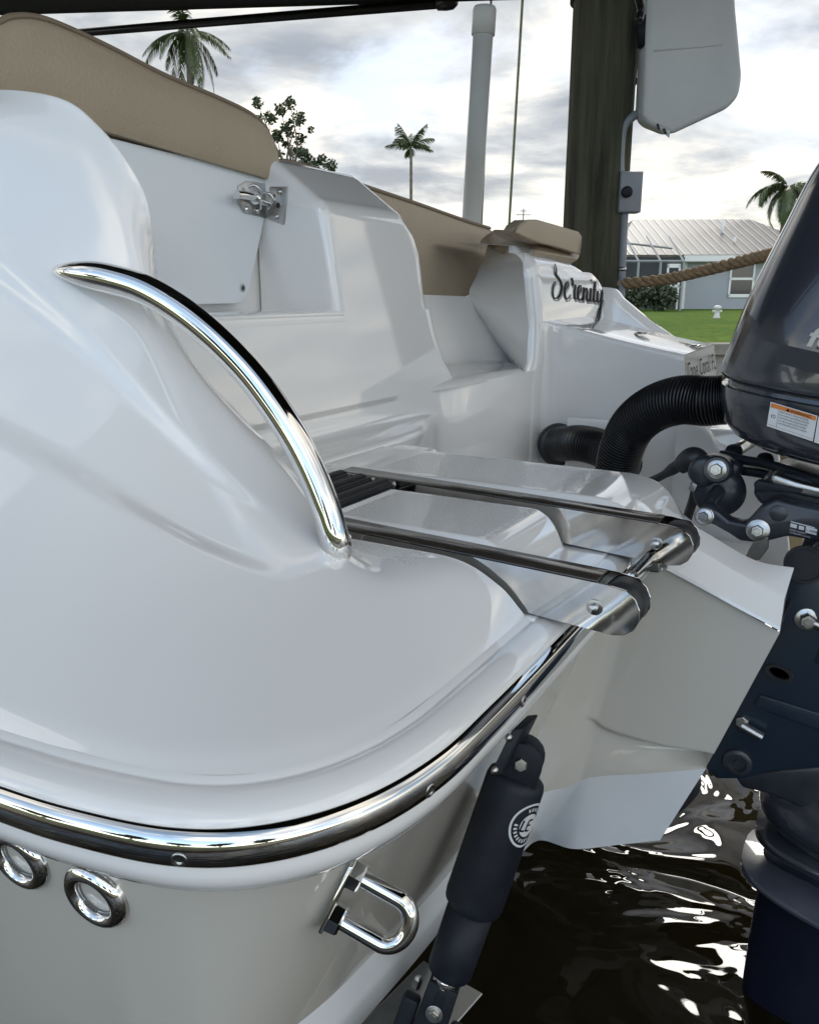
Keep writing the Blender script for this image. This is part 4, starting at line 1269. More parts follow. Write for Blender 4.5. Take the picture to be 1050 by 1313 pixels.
# flared leg cover above the plates
def plate(name, pts_edge, y0, thick, L_, hw, lift):
    pass
def fin(name, px, py, y_, L_, hw, th, drop, m):
    "horizontal plate round the leg with a rolled leading edge"
    p = W(px, py, y=y_); b_ = NB(); rows = []
    for s_, dz in ((1.0, 0), (1.03, -th*.3), (1.03, -th*.7), (1.0, -th), (.72, -th*1.2)):
        rows.append([Vector((lerp(p.x, p.x+L_, .5-.5*math.cos(t))*1+0*(s_-1), YE+hw*s_*math.copysign(abs(math.sin(t))**.6, math.sin(t)), p.z+dz-drop*(.5-.5*math.cos(t)))) for t in [2*math.pi*k/56 for k in range(56)]])
    rows = [[Vector((p_.x+(.0 if s_ > .9 else 0), p_.y, p_.z)) for p_ in r_] for r_, s_ in zip(rows, (1, 1, 1, 1, .7))]
    top_ = [Vector((lerp(q.x, p.x+L_*.5, .3), lerp(q.y, YE, .35), q.z+th*.9)) for q in rows[0]]
    V = grid(b_, [top_]+rows, close=True); b_.faces.new(V[0]); b_.faces.new(V[-1])
    return put(name, b_, m, eng, auto=40)
SAT = mat('satin_navy_plate', (.055, .062, .085), .3, coat=.4, noise=(14, .6, (.10, .105, .125)))
fin('splash_plate', 966, 1062, YE-.06, .62, .15, .02, .03, NAVY)
fin('ventilation_plate', 948, 1104, YE-.06, .70, .17, .016, .07, SAT)
bm = NB()
r0 = []
for (px, py), L_, hw in (((1010, 978), .40, .11), ((996, 984), .44, .14), ((975, 1010), .5, .17), ((968, 1042), .5, .175), ((990, 1072), .5, .14), ((1010, 1084), .46, .11)):
    p = W(px, py, y=YE-.08); r0.append(leg_sect(p.z, p.x, p.x+L_, hw))
rows = [[cr([r0[i][j] for i in range(len(r0))], k/30) for j in range(48)] for k in range(31)]
rows = [[Vector((p.x, p.y, p.z-(p.x+.1)*.08)) for p in r_] for r_ in rows]
V = grid(bm, rows, close=True); bm.faces.new(V[0]); bm.faces.new(V[-1])
put('leg_cover', bm, NAVY, eng)
bm = NB()
prism(bm, [W(a, b_, y=1.56) for a, b_ in ((940, 995), (1000, 985), (1060, 980), (1100, 1000), (1030, 1040), (985, 1020), (950, 1012))], (0, .3, 0), .01, 2)
put('swivel_bracket', bm, GREYD, eng, auto=45)
bm = NB()
pts = [W(895, 988, y=1.40), W(888, 1012, y=1.40), W(866, 1045, y=1.40)]
tube(bm, spline(pts, 20), lambda t: .012*math.sin(math.pi*min(.97, max(.04, t))), 14)
put('pod_drain', bm, BLK, boat)

# bimini -----------------------------------------------------------------------------------
bim = root('bimini_top', 'black canvas bimini top stretched on a dark tube frame above the seats', 'bimini', (-2.6, 1.6, 1.9))
YBm = 2.8
e1, e2 = W(-30, 14, y=YBm), W(410, -1, y=YBm)
dz_ = (e2.z-e1.z)/(e2.x-e1.x)
def bz(x_): return e2.z+dz_*(x_-e2.x)
bm = NB()
rows = []
for k in range(31):
    x_ = lerp(-5.2, -.72, k/30)
    rows.append([Vector((x_, lerp(.35, YBm, j/16), bz(x_)+.10*math.sin(math.pi*j/16)+.012*math.sin(k*1.25)*math.sin(math.pi*j/16))) for j in range(17)])
V = grid(bm, rows); 
low_ = [[Vector((p.x, p.y, p.z-.012)) for p in r_] for r_ in rows]
grid(bm, low_)
# valance strip
for yy in (.35, YBm):
    grid(bm, [[Vector((lerp(-5.2, -.72, k/30), yy+.004, bz(lerp(-5.2, -.72, k/30))+.004)) for k in range(31)], [Vector((lerp(-5.2, -.72, k/30), yy, bz(lerp(-5.2, -.72, k/30))-.02)) for k in range(31)]])
put('canvas', bm, CANV, bim)
for yy, nm in ((YBm, 0), (.35, 1)):
    bm = NB()
    if nm == 0: q0, q1 = W(108, 41, y=YBm), W(572, 3, y=YBm)
    else: q0 = Vector((-3.2, .35, bz(-3.2)-.08)); q1 = Vector((-1.5, .35, bz(-1.5)-.08))
    d_ = (q1-q0); q0 = q0-d_*.8
    tube(bm, [q0, q1], .0165, 14)
    lathe(bm, q1, d_, [(-.03, .022), (.0, .024), (.025, .022), (.04, .012)], 16)
    put('side_tube', bm, ALU, bim)
for xx in (-4.9, -.8):
    bm = NB()
    tube(bm, spline([Vector((xx, .36, 1.45)) if xx < -4 else Vector((xx, .36, bz(xx)-.09)), Vector((xx, .37, bz(xx)-.04)), Vector((xx, .6, bz(xx)+.02)), Vector((xx, 1.58, bz(xx)+.075)), Vector((xx, 2.55, bz(xx)+.02)), Vector((xx, 2.79, bz(xx)-.04)), Vector((xx, 2.79, 1.45)) if xx < -4 else Vector((xx, 2.79, bz(xx)-.09))], 40), .0125, 12)
    put('bow', bm, ALU, bim)

# unseen dark canopy, added over the berth to shade the deck and darken reflections
lc = root('added_shade_canopy', 'unseen dark canopy roof added high above the berth for shade', 'canopy', (-1, 2, 4.3))
bm = NB()
def cz(x_, y_): return 4.3+.25*(1-abs((y_-3.0)/3.4)**1.6)
rows = [[Vector((x_, y_, cz(x_, y_))) for y_ in [lerp(-.4, 6.4, j/20) for j in range(21)]] for x_ in [lerp(-4.5, 1.6, k/16) for k in range(17)]]
grid(bm, rows); grid(bm, [[p-Vector((0, 0, .012)) for p in r_] for r_ in rows])
put('roof_sheet', bm, CANV, lc)
for x_, y_ in ((-4.4, -.6),):
    bm = NB(); tube(bm, [Vector((x_, y_, -.5)), Vector((x_, y_, 4.32))], .05, 12); put('canopy_post', bm, ALU, lc)
for x_ in (-4.4, -1.5, 1.55):
    bm = NB(); tube(bm, [Vector((x_, y_, cz(x_, y_)-.04)) for y_ in [lerp(-.35, 6.3, j/20) for j in range(21)]], .03, 10); put('rafter', bm, ALU, lc)

# ================================================================== PILING AND LIFT GEAR
pil = root('wood_piling', 'tall dark weathered wooden piling behind the starboard seats', 'piling', (0, 0, 0))
DP = 5.0
def pw(px, py, D=DP): return W(px, py, D=D)
pL0, pR0 = pw(722, 300), pw(801, 300); pL1, pR1 = pw(734, 0), pw(822, 0)
cA = (pL0+pR0)/2; cB = (pL1+pR1)/2
rA = (pL0-pR0).length/2; rB = (pL1-pR1).length/2
ax_ = (cB-cA).normalized()
bm = NB(); 
P = [cA+(cB-cA)*t for t in [lerp(-3.2, 2.4, k/60) for k in range(61)]]
T, U, B = frames(P); rows = []
for i, p in enumerate(P):
    r_ = rA*(1.0+.004*math.sin(i*.9))
    rows.append([p+(U[i]*math.cos(a)+B[i]*math.sin(a))*r_*(1+.012*math.sin(5*a+i*.15)+.008*math.sin(13*a)) for a in [2*math.pi*k/36 for k in range(36)]])
V = grid(bm, rows, close=True); bm.faces.new(V[0]); bm.faces.new(V[-1])
put('post', bm, WOODP, pil)
bm = NB()
c = cA+(cB-cA)*1.02
lathe(bm, c, ax_, [(-.03, rA*1.03), (-.03, rA*1.10), (.10, rA*1.10), (.10, rA*1.03)], 36)
put('band', bm, BLKM, pil)
bm = NB()
e_r = rt; base = pw(812, 0)
d0 = fh*(-.02)
prism(bm, [pw(820, -60), pw(827, -60), pw(816, 108), pw(806, 116), pw(803, 90), pw(808, 30)], fh*.05, .004, 2)
brk = put('steel_bracket', bm, BLKM, pil, auto=40)
for q in ((823, 20), (814, 103)):
    bm = NB(); lathe(bm, pw(*q), rt, [(-.01, .018), (.02, .018), (.025, .012)], 6); put('bolt', bm, BLKM, brk)

# lift motor cover
cov = root('motor_cover', 'white plastic lift motor cover hanging beside the wooden piling', 'motor cover', (0, 0, 0))
DM = 4.75
def mw(px, py, dd=0): return W(px, py, D=DM+dd)
bm = NB()
f_ = [mw(838, -150), mw(935, -150), mw(944, 10), mw(952, 96), mw(948, 122), mw(934, 138), mw(862, 172), mw(832, 160), mw(825, 148), mw(829, 60)]
b2 = NB(); a = [b2.verts.new(p) for p in f_]; bk = [b2.verts.new(p+fh*.16+rt*(.02 if i in (1, 2, 3, 4, 5) else -.01)+Vector((0, 0, .02 if 3 < i < 9 else 0))) for i, p in enumerate(f_)]
n = len(a); b2.faces.new(a); b2.faces.new(bk[::-1])
for i in range(n): b2.faces.new((a[i], bk[i], bk[(i+1) % n], a[(i+1) % n]))
bmesh.ops.recalc_face_normals(b2, faces=b2.faces)
bmesh.ops.bevel(b2, geom=[e for e in b2.edges], offset=.03, segments=5, affect='EDGES', profile=.5, clamp_overlap=True)
merge(bm, b2)
shell = put('shell', bm, WPLA, cov, auto=60)
bm = NB()
prism(bm, [mw(838, 63, -.004), mw(927, 55, -.004), mw(927, 57.5, -.004), mw(838, 65.5, -.004)], fh*.01, .0012, 1)
put('seam', bm, WPLA, shell)
bm = NB()
prism(bm, [mw(824, 146, .004), mw(858, 176, .004), mw(860, 166, .004), mw(830, 140, .004)], fh*.006+Vector((0, 0, 0)), .001, 1)
tabp = put('bottom_tab', bm, WPLA, shell)
for q in ((843.5, 162), (852, 168)):
    bm = NB(); prism(bm, [mw(q[0]-1.5, q[1]-4, -.008), mw(q[0]+1, q[1]-4, -.008), mw(q[0]+3, q[1]+3, -.008), mw(q[0]+.5, q[1]+3, -.008)], fh*.012, .0005, 1)
    put('vent_slot', bm, BLK, shell)
bm = NB(); tube(bm, [W(824, 20, D=DM+.06), W(824, 60, D=DM+.06)], .03, 14); put('motor_mount', bm, BLKM, cov)

# conduit, junction box
con = root('conduit', 'grey electrical conduit clipped to the side of the wooden piling', 'conduit', (0, 0, 0))
bm = NB()
DC = DP-.13
tube(bm, spline([W(840, 137, D=DC+.0), W(824, 142, D=DC), W(808, 152, D=DC), W(799, 165, D=DC), W(796, 185, D=DC), W(795, 210, D=DC), W(797, 232, D=DC), W(803, 246, D=DC)], 50), .0225, 16)
put('flexible_pipe', bm, GPLA, con)
bm = NB()
tube(bm, [W(801, 262, D=DC), W(798, 330, D=DC), W(796, 380, D=DC), W(793, 470, D=DC)], .022, 16)
put('rigid_pipe', bm, GPLA, con)
for q in ((793, 175), (797, 345)):
    bm = NB(); c = W(q[0], q[1], D=DC)
    lathe(bm, c-Vector((0, 0, .01)), Vector((0, 0, 1)), [(0, .026), (.022, .026)], 18); box(bm, c-rt*.04, .05, .006, .02, rt, fh, (0, 0, 1), .001)
    put('clamp', bm, STEELB, con)
jb = root('junction_box', 'small grey electrical junction box on the wooden piling', 'junction box', (0, 0, 0))
bm = NB()
c = W(808, 246, D=DC-.03)
box(bm, c+fh*.03, .125, .09, .215, rt, fh, (0, 0, 1), .006, 2)
bx_ = put('box', bm, GPLA, jb, auto=40)
bm = NB(); box(bm, c-fh*.018, .118, .008, .205, rt, fh, (0, 0, 1), .002, 2); put('lid', bm, GPLA, bx_, auto=40)
bm = NB(); lathe(bm, W(803, 246, D=DC-.055), -fh, [(0, .03), (.02, .03), (.024, .024)], 20); put('gland', bm, BLKM, bx_)

# rope from the piling to the right
rope = root('mooring_rope', 'thick twisted tan rope sagging from the piling towards the engine', 'rope', (0, 0, 0))
ra, rb = W(790, 364, D=4.9), W(1010, 320, D=4.1)
P = spline([ra, W(850, 358, D=4.7), W(905, 346, D=4.5), W(965, 331, D=4.25), rb, W(1100, 292, D=3.9), W(1230, 235, D=3.55)], 200)
T, U, B = frames(P); bm = NB()
for s in range(3):
    Q2 = [P[i]+(U[i]*math.cos(2*math.pi*s/3+i*.40)+B[i]*math.sin(2*math.pi*s/3+i*.40))*.0165 for i in range(200)]
    tube(bm, Q2, .0158, 10)
put('strand', bm, ROPE, rope)

# PVC guide pole and two thin lines
pvc = root('guide_pole', 'white plastic pipe guide pole with a cap standing behind the boat', 'pole', (0, 0, 0))
DV = 4.4
bm = NB(); q0, q1 = W(604, 290, D=DV), W(621, 18, D=DV); d_ = q1-q0
rp = .5*24.5/F*proj(q0)[2]
tube(bm, [q0-d_*3, q1], rp, 24); put('pipe', bm, PVC, pvc)
bm = NB(); lathe(bm, q1-d_.normalized()*.09, d_, [(0, rp*1.02), (0.002, rp*1.16), (.11, rp*1.16), (.122, rp*1.05), (.126, rp*.6), (.127, rp*.05)], 28); put('cap', bm, PVC, pvc)
LINE = mat('pale_green_line', (.33, .34, .20), .5, noise=(30, .5, (.25, .26, .15)))
for pts, nm, lab_ in (([(671, -20), (652, 300)], 5.2, 'thin pale line hanging between the guide pole and the wooden piling'), ([(630, -10), (617, 290)], 5.6, 'thin pale line hanging just behind the white guide pole')):
    a, b_ = W(*pts[0], D=nm), W(*pts[1], D=nm); d_ = b_-a
    bm = NB(); tube(bm, [a-d_*1.2, b_+d_*.5], .008, 8)
    put('hanging_line', bm, LINE, None, label=lab_, cat='line', group='thin lines hanging behind the boat')
# far piling under the engine
bm = NB()
c0_ = W(1012, 585, D=4.6)
P = [Vector((c0_.x, c0_.y, z_)) for z_ in (-.5, 0, .6, 1.2, 1.32)]
tube(bm, P, .125, 28)
put('wood_piling', bm, WOODL, None, label='pale wooden piling glimpsed below the engine cowl', cat='piling', smooth=True)
# the outer piling that takes the other end of the rope (beyond the right edge of the photo)
bm = NB(); c0_ = W(1250, 240, D=3.5)
tube(bm, [Vector((c0_.x, c0_.y, z_)) for z_ in (-.5, .5, 1.5, 2.6, 4.4)], .14, 28)
put('wood_piling', bm, WOODP, None, label='outer wooden piling holding the far end of the tan rope', cat='piling')

# ================================================================== SETTING
ZW, ZL = .22, 1.05
bm = NB()
def gp(u, v, z): return fh*v+rt*u+Vector((0, 0, z))
grid(bm, [[gp(u, v, ZW) for u in (-900, -60, -12, 0, 12, 60, 900)] for v in (-12.0, 0, 4, 8, 12.2)])
put('water', bm, WAT, kind='structure', smooth=False)
bm = NB()
LE = 11.8
grid(bm, [[gp(u, v, ZL) for u in (-1500, -200, -60, -20, 0, 20, 60, 200, 1500)] for v in (LE+.3, 16, 24, 40, 80, 300, 2000)])
put('lawn', bm, GRASS, kind='structure', smooth=False)
bm = NB()
prism(bm, [gp(-400, LE, ZL+.03), gp(400, LE, ZL+.03), gp(400, LE+.35, ZL+.03), gp(-400, LE+.35, ZL+.03)], (0, 0, -.16), .01, 1)
prism(bm, [gp(-400, LE+.06, ZL-.13), gp(400, LE+.06, ZL-.13), gp(400, LE+.30, ZL-.13), gp(-400, LE+.30, ZL-.13)], (0, 0, -1.6))
put('seawall', bm, CONC, None, smooth=False, label='low concrete seawall edging the lawn across the canal', cat='seawall')
# near shore behind the camera: dock boards and lawn
bm = NB()
grid(bm, [[Vector((x_, y_, .95)) for x_ in (-400, -60, -15, 0, 15, 60, 400)] for y_ in (-4.0, -7, -15, -40, -400)])
put('near_lawn', bm, GRASS, kind='structure', smooth=False)
bm = NB()
prism(bm, [Vector((-60, -4.25, 1.0)), Vector((60, -4.25, 1.0)), Vector((60, -3.92, 1.0)), Vector((-60, -3.92, 1.0))], (0, 0, -1.5), .01, 1)
put('seawall', bm, CONC, None, smooth=False, label='concrete seawall along the near shore behind the photographer', cat='seawall')

# house -------------------------------------------------------------------------------------
hou = root('house', 'single storey grey blue house with pale metal roof across the canal', 'house', tuple(gp(13, 38, ZL)))
DH = 37.0
def hw_(px, py, dd=0): return W(px, py, D=DH+dd)
gz = ZL
def hz(px, z, dd=0):  # point on facade at column px, height z
    p = hw_(px, 390, dd); return Vector((p.x, p.y, z))
eav = hw_(900, 327).z; rid = hw_(900, 277).z
bm = NB()
prism(bm, [hz(874, gz), hz(1120, gz), hz(1120, eav), hz(874, eav)], fh*9, 0)
wall_ = put('wall', bm, WALL, hou, smooth=False)
bm = NB()
def rz(px, py, dd): 
    p = hw_(px, py, dd); return p
ridge_z = 4.4+ZL
E0, E1 = hz(782, eav+.0, -.5), hz(1075, eav+.0, -.5)
Rg0 = W(812, 284, D=DH+4.5); Rg1 = W(962, 278, D=DH+4.5); Rg0.z = Rg1.z = (Rg0.z+Rg1.z)/2
B0, B1 = E0+fh*10.5, E1+fh*10.5
Rg1p = Rg1
for poly in ([E0, E1, Rg1, Rg0], [E1, B1, Rg1], [B1, B0, Rg0, Rg1], [B0, E0, Rg0]):
    bm.faces.new([bm.verts.new(p) for p in poly])
b2 = NB(); 
res = bmesh.ops.solidify(bm, geom=bm.faces[:], thickness=.12)
# standing seams on the front slope
nse = 26
for k in range(1, nse):
    t = k/nse; a = lerp(E0, E1, t)
    up_ = (Rg0+Rg1)/2-(E0+E1)/2; up_ = up_-(E1-E0).normalized()*up_.dot((E1-E0).normalized())
    # stop at the hip line
    L0 = (a-E0).dot((E1-E0).normalized()); tot = (E1-E0).length
    h0 = (Rg0-E0).dot((E1-E0).normalized()); h1 = (Rg1-E0).dot((E1-E0).normalized())
    s = min(1, L0/h0) if L0 < h0 else (1 if L0 < h1 else (tot-L0)/(tot-h1))
    b_ = a+up_*s; nn_ = up_.cross((E1-E0)).normalized(); nn_ = nn_ if nn_.z > 0 else -nn_
    w_ = (E1-E0).normalized()*.02
    prism(bm, [a-w_, a+w_, b_+w_, b_-w_], nn_*.025)
roof_ = put('roof', bm, ROOF, hou, smooth=False)
for q in ((926, 290), (941, 313)):
    bm = NB(); c = W(q[0], q[1]+4, D=DH+2.5 if q[1] < 300 else DH+1.2); tube(bm, [c-Vector((0, 0, .3)), c+Vector((0, 0, .45))], .06, 10)
    put('vent_pipe', bm, TRIM, roof_)
bm = NB()
prism(bm, [hz(872, eav-.02, -.55), hz(1078, eav-.02, -.55), hz(1078, eav-.26, -.55), hz(872, eav-.26, -.55)], fh*.06)
prism(bm, [hz(872, eav-.27, -.5), hz(1078, eav-.27, -.5), hz(1078, eav-.29, -.5), hz(872, eav-.29, -.5)], fh*.7)
prism(bm, [hz(872, gz, -.06), hz(877, gz, -.06), hz(877, eav-.3, -.06), hz(872, eav-.3, -.06)], fh*.05)
put('fascia', bm, TRIM, hou, smooth=False)
wt, wb = hw_(900, 333).z, hw_(900, 381).z
def window(x0, x1, zt, zb):
    b_ = NB()
    for (a, b__, c, d) in ((x0, x1, zt, zt-.12), (x0, x1, zb+.14, zb), (x0, x0+2.5, zt, zb), (x1-2.5, x1, zt, zb), (x0, x1, (zt+zb)/2+.05, (zt+zb)/2-.05)):
        prism(b_, [hz(a, d, -.06), hz(b__, d, -.06), hz(b__, c, -.06), hz(a, c, -.06)], fh*.05)
    o_ = put('window', b_, TRIM, hou, smooth=False)
    b_ = NB(); prism(b_, [hz(x0+1, zb+.05, -.025), hz(x1-1, zb+.05, -.025), hz(x1-1, zt-.05, -.025), hz(x0+1, zt-.05, -.025)], fh*.02)
    put('pane', b_, GLASS, o_, smooth=False)
window(932, 964, wt, wb); window(1010, 1044, wt, wb)
# screened patio on the left
scr = NB(); 
def bar(b_, p, q, w_=.07): 
    tube(b_, [p, q], w_/2, 4)
lz = hw_(800, 320).z
pts_t = [(720, .0), (760, 0), (790, 0), (815, 0), (843, 0), (872, 0)]
for px, _ in pts_t: bar(scr, hz(px, gz, -3.2), hz(px, eav-.35, -3.2), .10)
for z_ in (gz+.9, eav-.35): bar(scr, hz(715, z_, -3.2), hz(873, z_, -3.2), .09)
for px, _ in pts_t: bar(scr, hz(px, eav-.35, -3.2), W(px-14 if px > 800 else px-10, 303, D=DH-.2), .09)
bar(scr, W(700, 300, D=DH-.3), W(862, 318, D=DH-.3), .09)
put('patio_frame', scr, mat('grey_patio_frame', (.30, .31, .32), .5, noise=(2, .3, (.26, .27, .28))), hou, smooth=False)
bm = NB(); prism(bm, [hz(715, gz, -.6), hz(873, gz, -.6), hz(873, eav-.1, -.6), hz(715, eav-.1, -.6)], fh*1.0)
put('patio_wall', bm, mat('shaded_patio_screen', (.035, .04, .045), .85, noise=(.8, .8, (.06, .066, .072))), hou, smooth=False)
bm = NB()
for a, b_ in ((852, 869),):
    for (x0, x1, zt_, zb_) in ((a, a+2.2, eav-.45, gz+.05), (b_-2.2, b_, eav-.45, gz+.05), (a, b_, eav-.45, eav-.60), (a, b_, gz+1.0, gz+.9)):
        prism(bm, [hz(x0, zb_, -3.25), hz(x1, zb_, -3.25), hz(x1, zt_, -3.25), hz(x0, zt_, -3.25)], fh*.05)
put('patio_door', bm, TRIM, hou, smooth=False)

# plants -------------------------------------------------------------------------------------
def leaf_cloud(bm, c, rx, rz_, n, s, rng, hol=.35):
    for _ in range(n):
        while True:
            d_ = Vector((rng.uniform(-1, 1), rng.uniform(-1, 1), rng.uniform(-1, 1)))
            if hol < d_.length < 1: break
        p = Vector(c)+Vector((d_.x*rx, d_.y*rx, d_.z*rz_))
        a = Vector((rng.gauss(0, 1), rng.gauss(0, 1), rng.gauss(0, .6))).normalized(); b_ = a.orthogonal().normalized()
        b_ = (b_+a.cross(b_)*rng.uniform(-1, 1)).normalized()
        L_ = s*rng.uniform(.6, 1.3); w_ = L_*.38
        bm.faces.new([bm.verts.new(q) for q in (p, p+a*L_*.5+b_*w_, p+a*L_, p+a*L_*.5-b_*w_)])
def bush(px, D_, w_, h_, lab_, seed):
    rng = random.Random(seed); base = hz(px, gz, 0) if False else W(px, 395, D=D_); base.z = ZL
    o_ = root('bush', lab_, 'bush', tuple(base), 'bushes by the patio')
    bm = NB(); 
    for k in range(6): tube(bm, [base, base+Vector((rng.uniform(-.4, .4)*w_, rng.uniform(-.4, .4)*w_, h_*.7))], .015, 5)
    put('stem', bm, BARK, o_)
    bm = NB(); leaf_cloud(bm, base+Vector((0, 0, h_*.52)), w_*.55, h_*.5, 900, .16, rng, .2); put('foliage', bm, LEAFT, o_, smooth=False)
bush(819, 33.5, 1.2, 1.15, 'round green bush by the patio screen, nearest the piling', 3)
bush(848, 33.3, 1.0, 1.1, 'round green bush in front of the white patio door', 4)

def frond(bm, base, heading, elev, L_, droop, rng, wl=.5, n=26, side=0):
    d_ = Vector((math.cos(heading), math.sin(heading), 0)); P = []
    p = Vector(base); e = elev
    for k in range(n):
        P.append(p.copy()); e -= droop/n; p = p+(d_*math.cos(e)+Vector((0, 0, math.sin(e))))*(L_/n)
    sid = d_.cross(Vector((0, 0, 1)))
    for k in range(n-1):   # midrib
        w_ = .02*(1-k/n)+.004
        a, b_ = P[k], P[k+1]
        bm.faces.new([bm.verts.new(q) for q in (a-sid*w_, a+sid*w_, b_+sid*w_, b_-sid*w_)])
    for k in range(3, n):
        t = k/n; ll = wl*L_*.42*math.sin(math.pi*min(1, .12+.86*t))**.7
        tg = (P[min(k, n-1)]-P[k-1]).normalized()
        for s in (-1, 1):
            for _ in range(2):
                v = (sid*s*.75+tg*.75+Vector((0, 0, -.35-.3*rng.random()))).normalized()
                o_ = lerp(P[k-1], P[k], rng.random()); w_ = tg*.028
                m_ = o_+v*ll*.5+Vector((0, 0, .02)); t_ = o_+v*ll+Vector((0, 0, -ll*.22))
                bm.faces.new([bm.verts.new(q) for q in (o_-w_, o_+w_, m_+w_*.8, t_, m_-w_*.8)])
def palm(px, py, D_, crown_px, lab_, seed, nf=22, lean=0, up=(-.25, 1.35), wl=.5, dr=1.9):
    rng = random.Random(seed); top = W(px, py, D=D_)
    base = Vector((top.x+lean, top.y, ZL))
    L_ = crown_px/F*proj(top)[2]
    o_ = root('palm_tree', lab_, 'palm tree', tuple(base), 'palm trees across the canal')
    bm = NB(); tr = max(.09, L_*.055)
    P = spline([base, lerp(base, top, .4)+rt*(lean*.1), lerp(base, top, .75), top], 40)
    tube(bm, P, lambda t: tr*(1.35-.45*t)+.012*math.sin(t*150), 12); put('trunk', bm, BARK, o_)
    bm = NB()
    for k in range(nf):
        el = rng.uniform(*up); frond(bm, top, 2*math.pi*k/nf*1.618*3.1+rng.uniform(-.3, .3), el, L_*rng.uniform(.8, 1.12), dr*rng.uniform(.8, 1.15)*(.65 if el > 1 else 1), rng, wl)
    put('crown', bm, LEAFS, o_, smooth=False)
palm(527, 190, 70, 33, 'small slim palm tree far off, just left of the white guide pole', 11, 15, up=(.35, 1.4), wl=.8, dr=1.1)
palm(240, 40, 36, 78, 'dark palm tree with drooping fronds above the left backrest', 12, 22, up=(-1.0, 1.2), wl=.5, dr=1.3)
palm(1010, 240, 30, 58, 'palm tree with arching fronds partly behind the engine cowl', 13, 24, up=(-.5, 1.2), wl=.6, dr=2.2)

def branch_tree(px, py, D_, spread, lab_, seed):
    rng = random.Random(seed); top = W(px, py, D=D_); base = Vector((top.x, top.y, ZL)); s = spread/F*proj(top)[2]
    o_ = root('leafy_tree', lab_, 'tree', tuple(base))
    bm = NB(); bl = NB()
    tube(bm, spline([base, lerp(base, top, .5)+rt*.2, top-Vector((0, 0, s*.9))], 20), lambda t: .22*(1.1-.7*t), 10)
    hub = top-Vector((0, 0, s*.9))
    tips = [W(a, b_, D=D_+rng.uniform(-1, 1)) for a, b_ in ((345, 150), (360, 140), (372, 132), (383, 150), (368, 165), (385, 178), (376, 195), (390, 200), (412, 205), (425, 212), (402, 215), (355, 175), (330, 132), (340, 190), (365, 215), (320, 215))]
    for tp_ in tips:
        m_ = lerp(hub, tp_, .5)+Vector((rng.uniform(-.3, .3), rng.uniform(-.3, .3), -.3)); tube(bm, spline([hub, m_, tp_], 12), lambda t: .06*(1.1-t), 6)
        leaf_cloud(bl, tp_, s*.10, s*.10, 110, .13, rng, .05)
        for q in range(2):
            leaf_cloud(bl, lerp(m_, tp_, rng.random())+Vector((rng.uniform(-.5, .5), rng.uniform(-.5, .5), rng.uniform(-.3, .5))), s*.06, s*.06, 34, .13, rng, .05)
    put('trunk', bm, BARK, o_); put('crown', bl, LEAFT, o_, smooth=False)
branch_tree(370, 150, 34, 75, 'sparse leafy tree rising behind the end of the left backrest', 21)
# antenna on a far roof
bm = NB(); c = W(671, 275, D=60)
bm2 = bm; tube(bm, [Vector((c.x, c.y, ZL)), c+Vector((0, 0, .4))], .05, 6)
for dz_, w_ in ((.0, .5), (-.35, .35), (.25, .22)): tube(bm, [c+rt*-w_+Vector((0, 0, dz_)), c+rt*w_+Vector((0, 0, dz_))], .035, 5)
put('antenna', bm, GPLA, None, label='small thin antenna mast far behind the starboard bolster', cat='antenna')
# white standpipe on the lawn
bm = NB(); c = W(919, 404, D=24); c.z = ZL
lathe(bm, c, (0, 0, 1), [(0, .10), (.05, .10), (.06, .075), (.26, .07), (.27, .11), (.33, .11), (.36, .06)], 16)
tube(bm, [c+Vector((0, 0, .2))-rt*.13, c+Vector((0, 0, .2))+rt*.13], .04, 8)
put('standpipe', bm, PVC, None, label='small white standpipe on the lawn before the house', cat='standpipe')
# trees and a hedge on the near shore (seen only in the polished steel)
for k, (x_, y_, h_) in enumerate(((-12, -19, 5.0), (-5.5, -20, 6.5), (1.5, -21, 4.2), (8, -18, 5.5), (14, -13, 5))):
    rng = random.Random(40+k); base = Vector((x_, y_, .95))
    o_ = root('shore_tree', 'round green tree on the near shore behind the photographer', 'tree', tuple(base), 'trees on the near shore')
    bm = NB(); tube(bm, [base, base+Vector((0, 0, h_*.5))], lambda t: .2*(1.2-.5*t), 8); put('trunk', bm, BARK, o_)
    bm = NB()
    for q in range(7): leaf_cloud(bm, base+Vector((rng.uniform(-1.2, 1.2), rng.uniform(-1, 1), h_*rng.uniform(.42, .86))), 1.5, 1.2, 240, .5, rng, .2)
    put('crown', bm, LEAFT, o_, smooth=False)

# ================================================================== LIGHT
SUN_AZ_PX, SUN_EL = 800, 38
sv = ray(SUN_AZ_PX, 372); sv.z = 0; sv.normalize()
sd = Vector((sv.x*math.cos(R(SUN_EL)), sv.y*math.cos(R(SUN_EL)), math.sin(R(SUN_EL))))
sun_d = bpy.data.lights.new('sun', 'SUN'); sun = bpy.data.objects.new('sun', sun_d); COL.objects.link(sun)
sun_d.energy = 1.5; sun_d.angle = R(17); sun_d.color = (1, .955, .88)
sun.rotation_euler = (-sd).to_track_quat('-Z', 'Y').to_euler(); sun.location = (0, 0, 20)

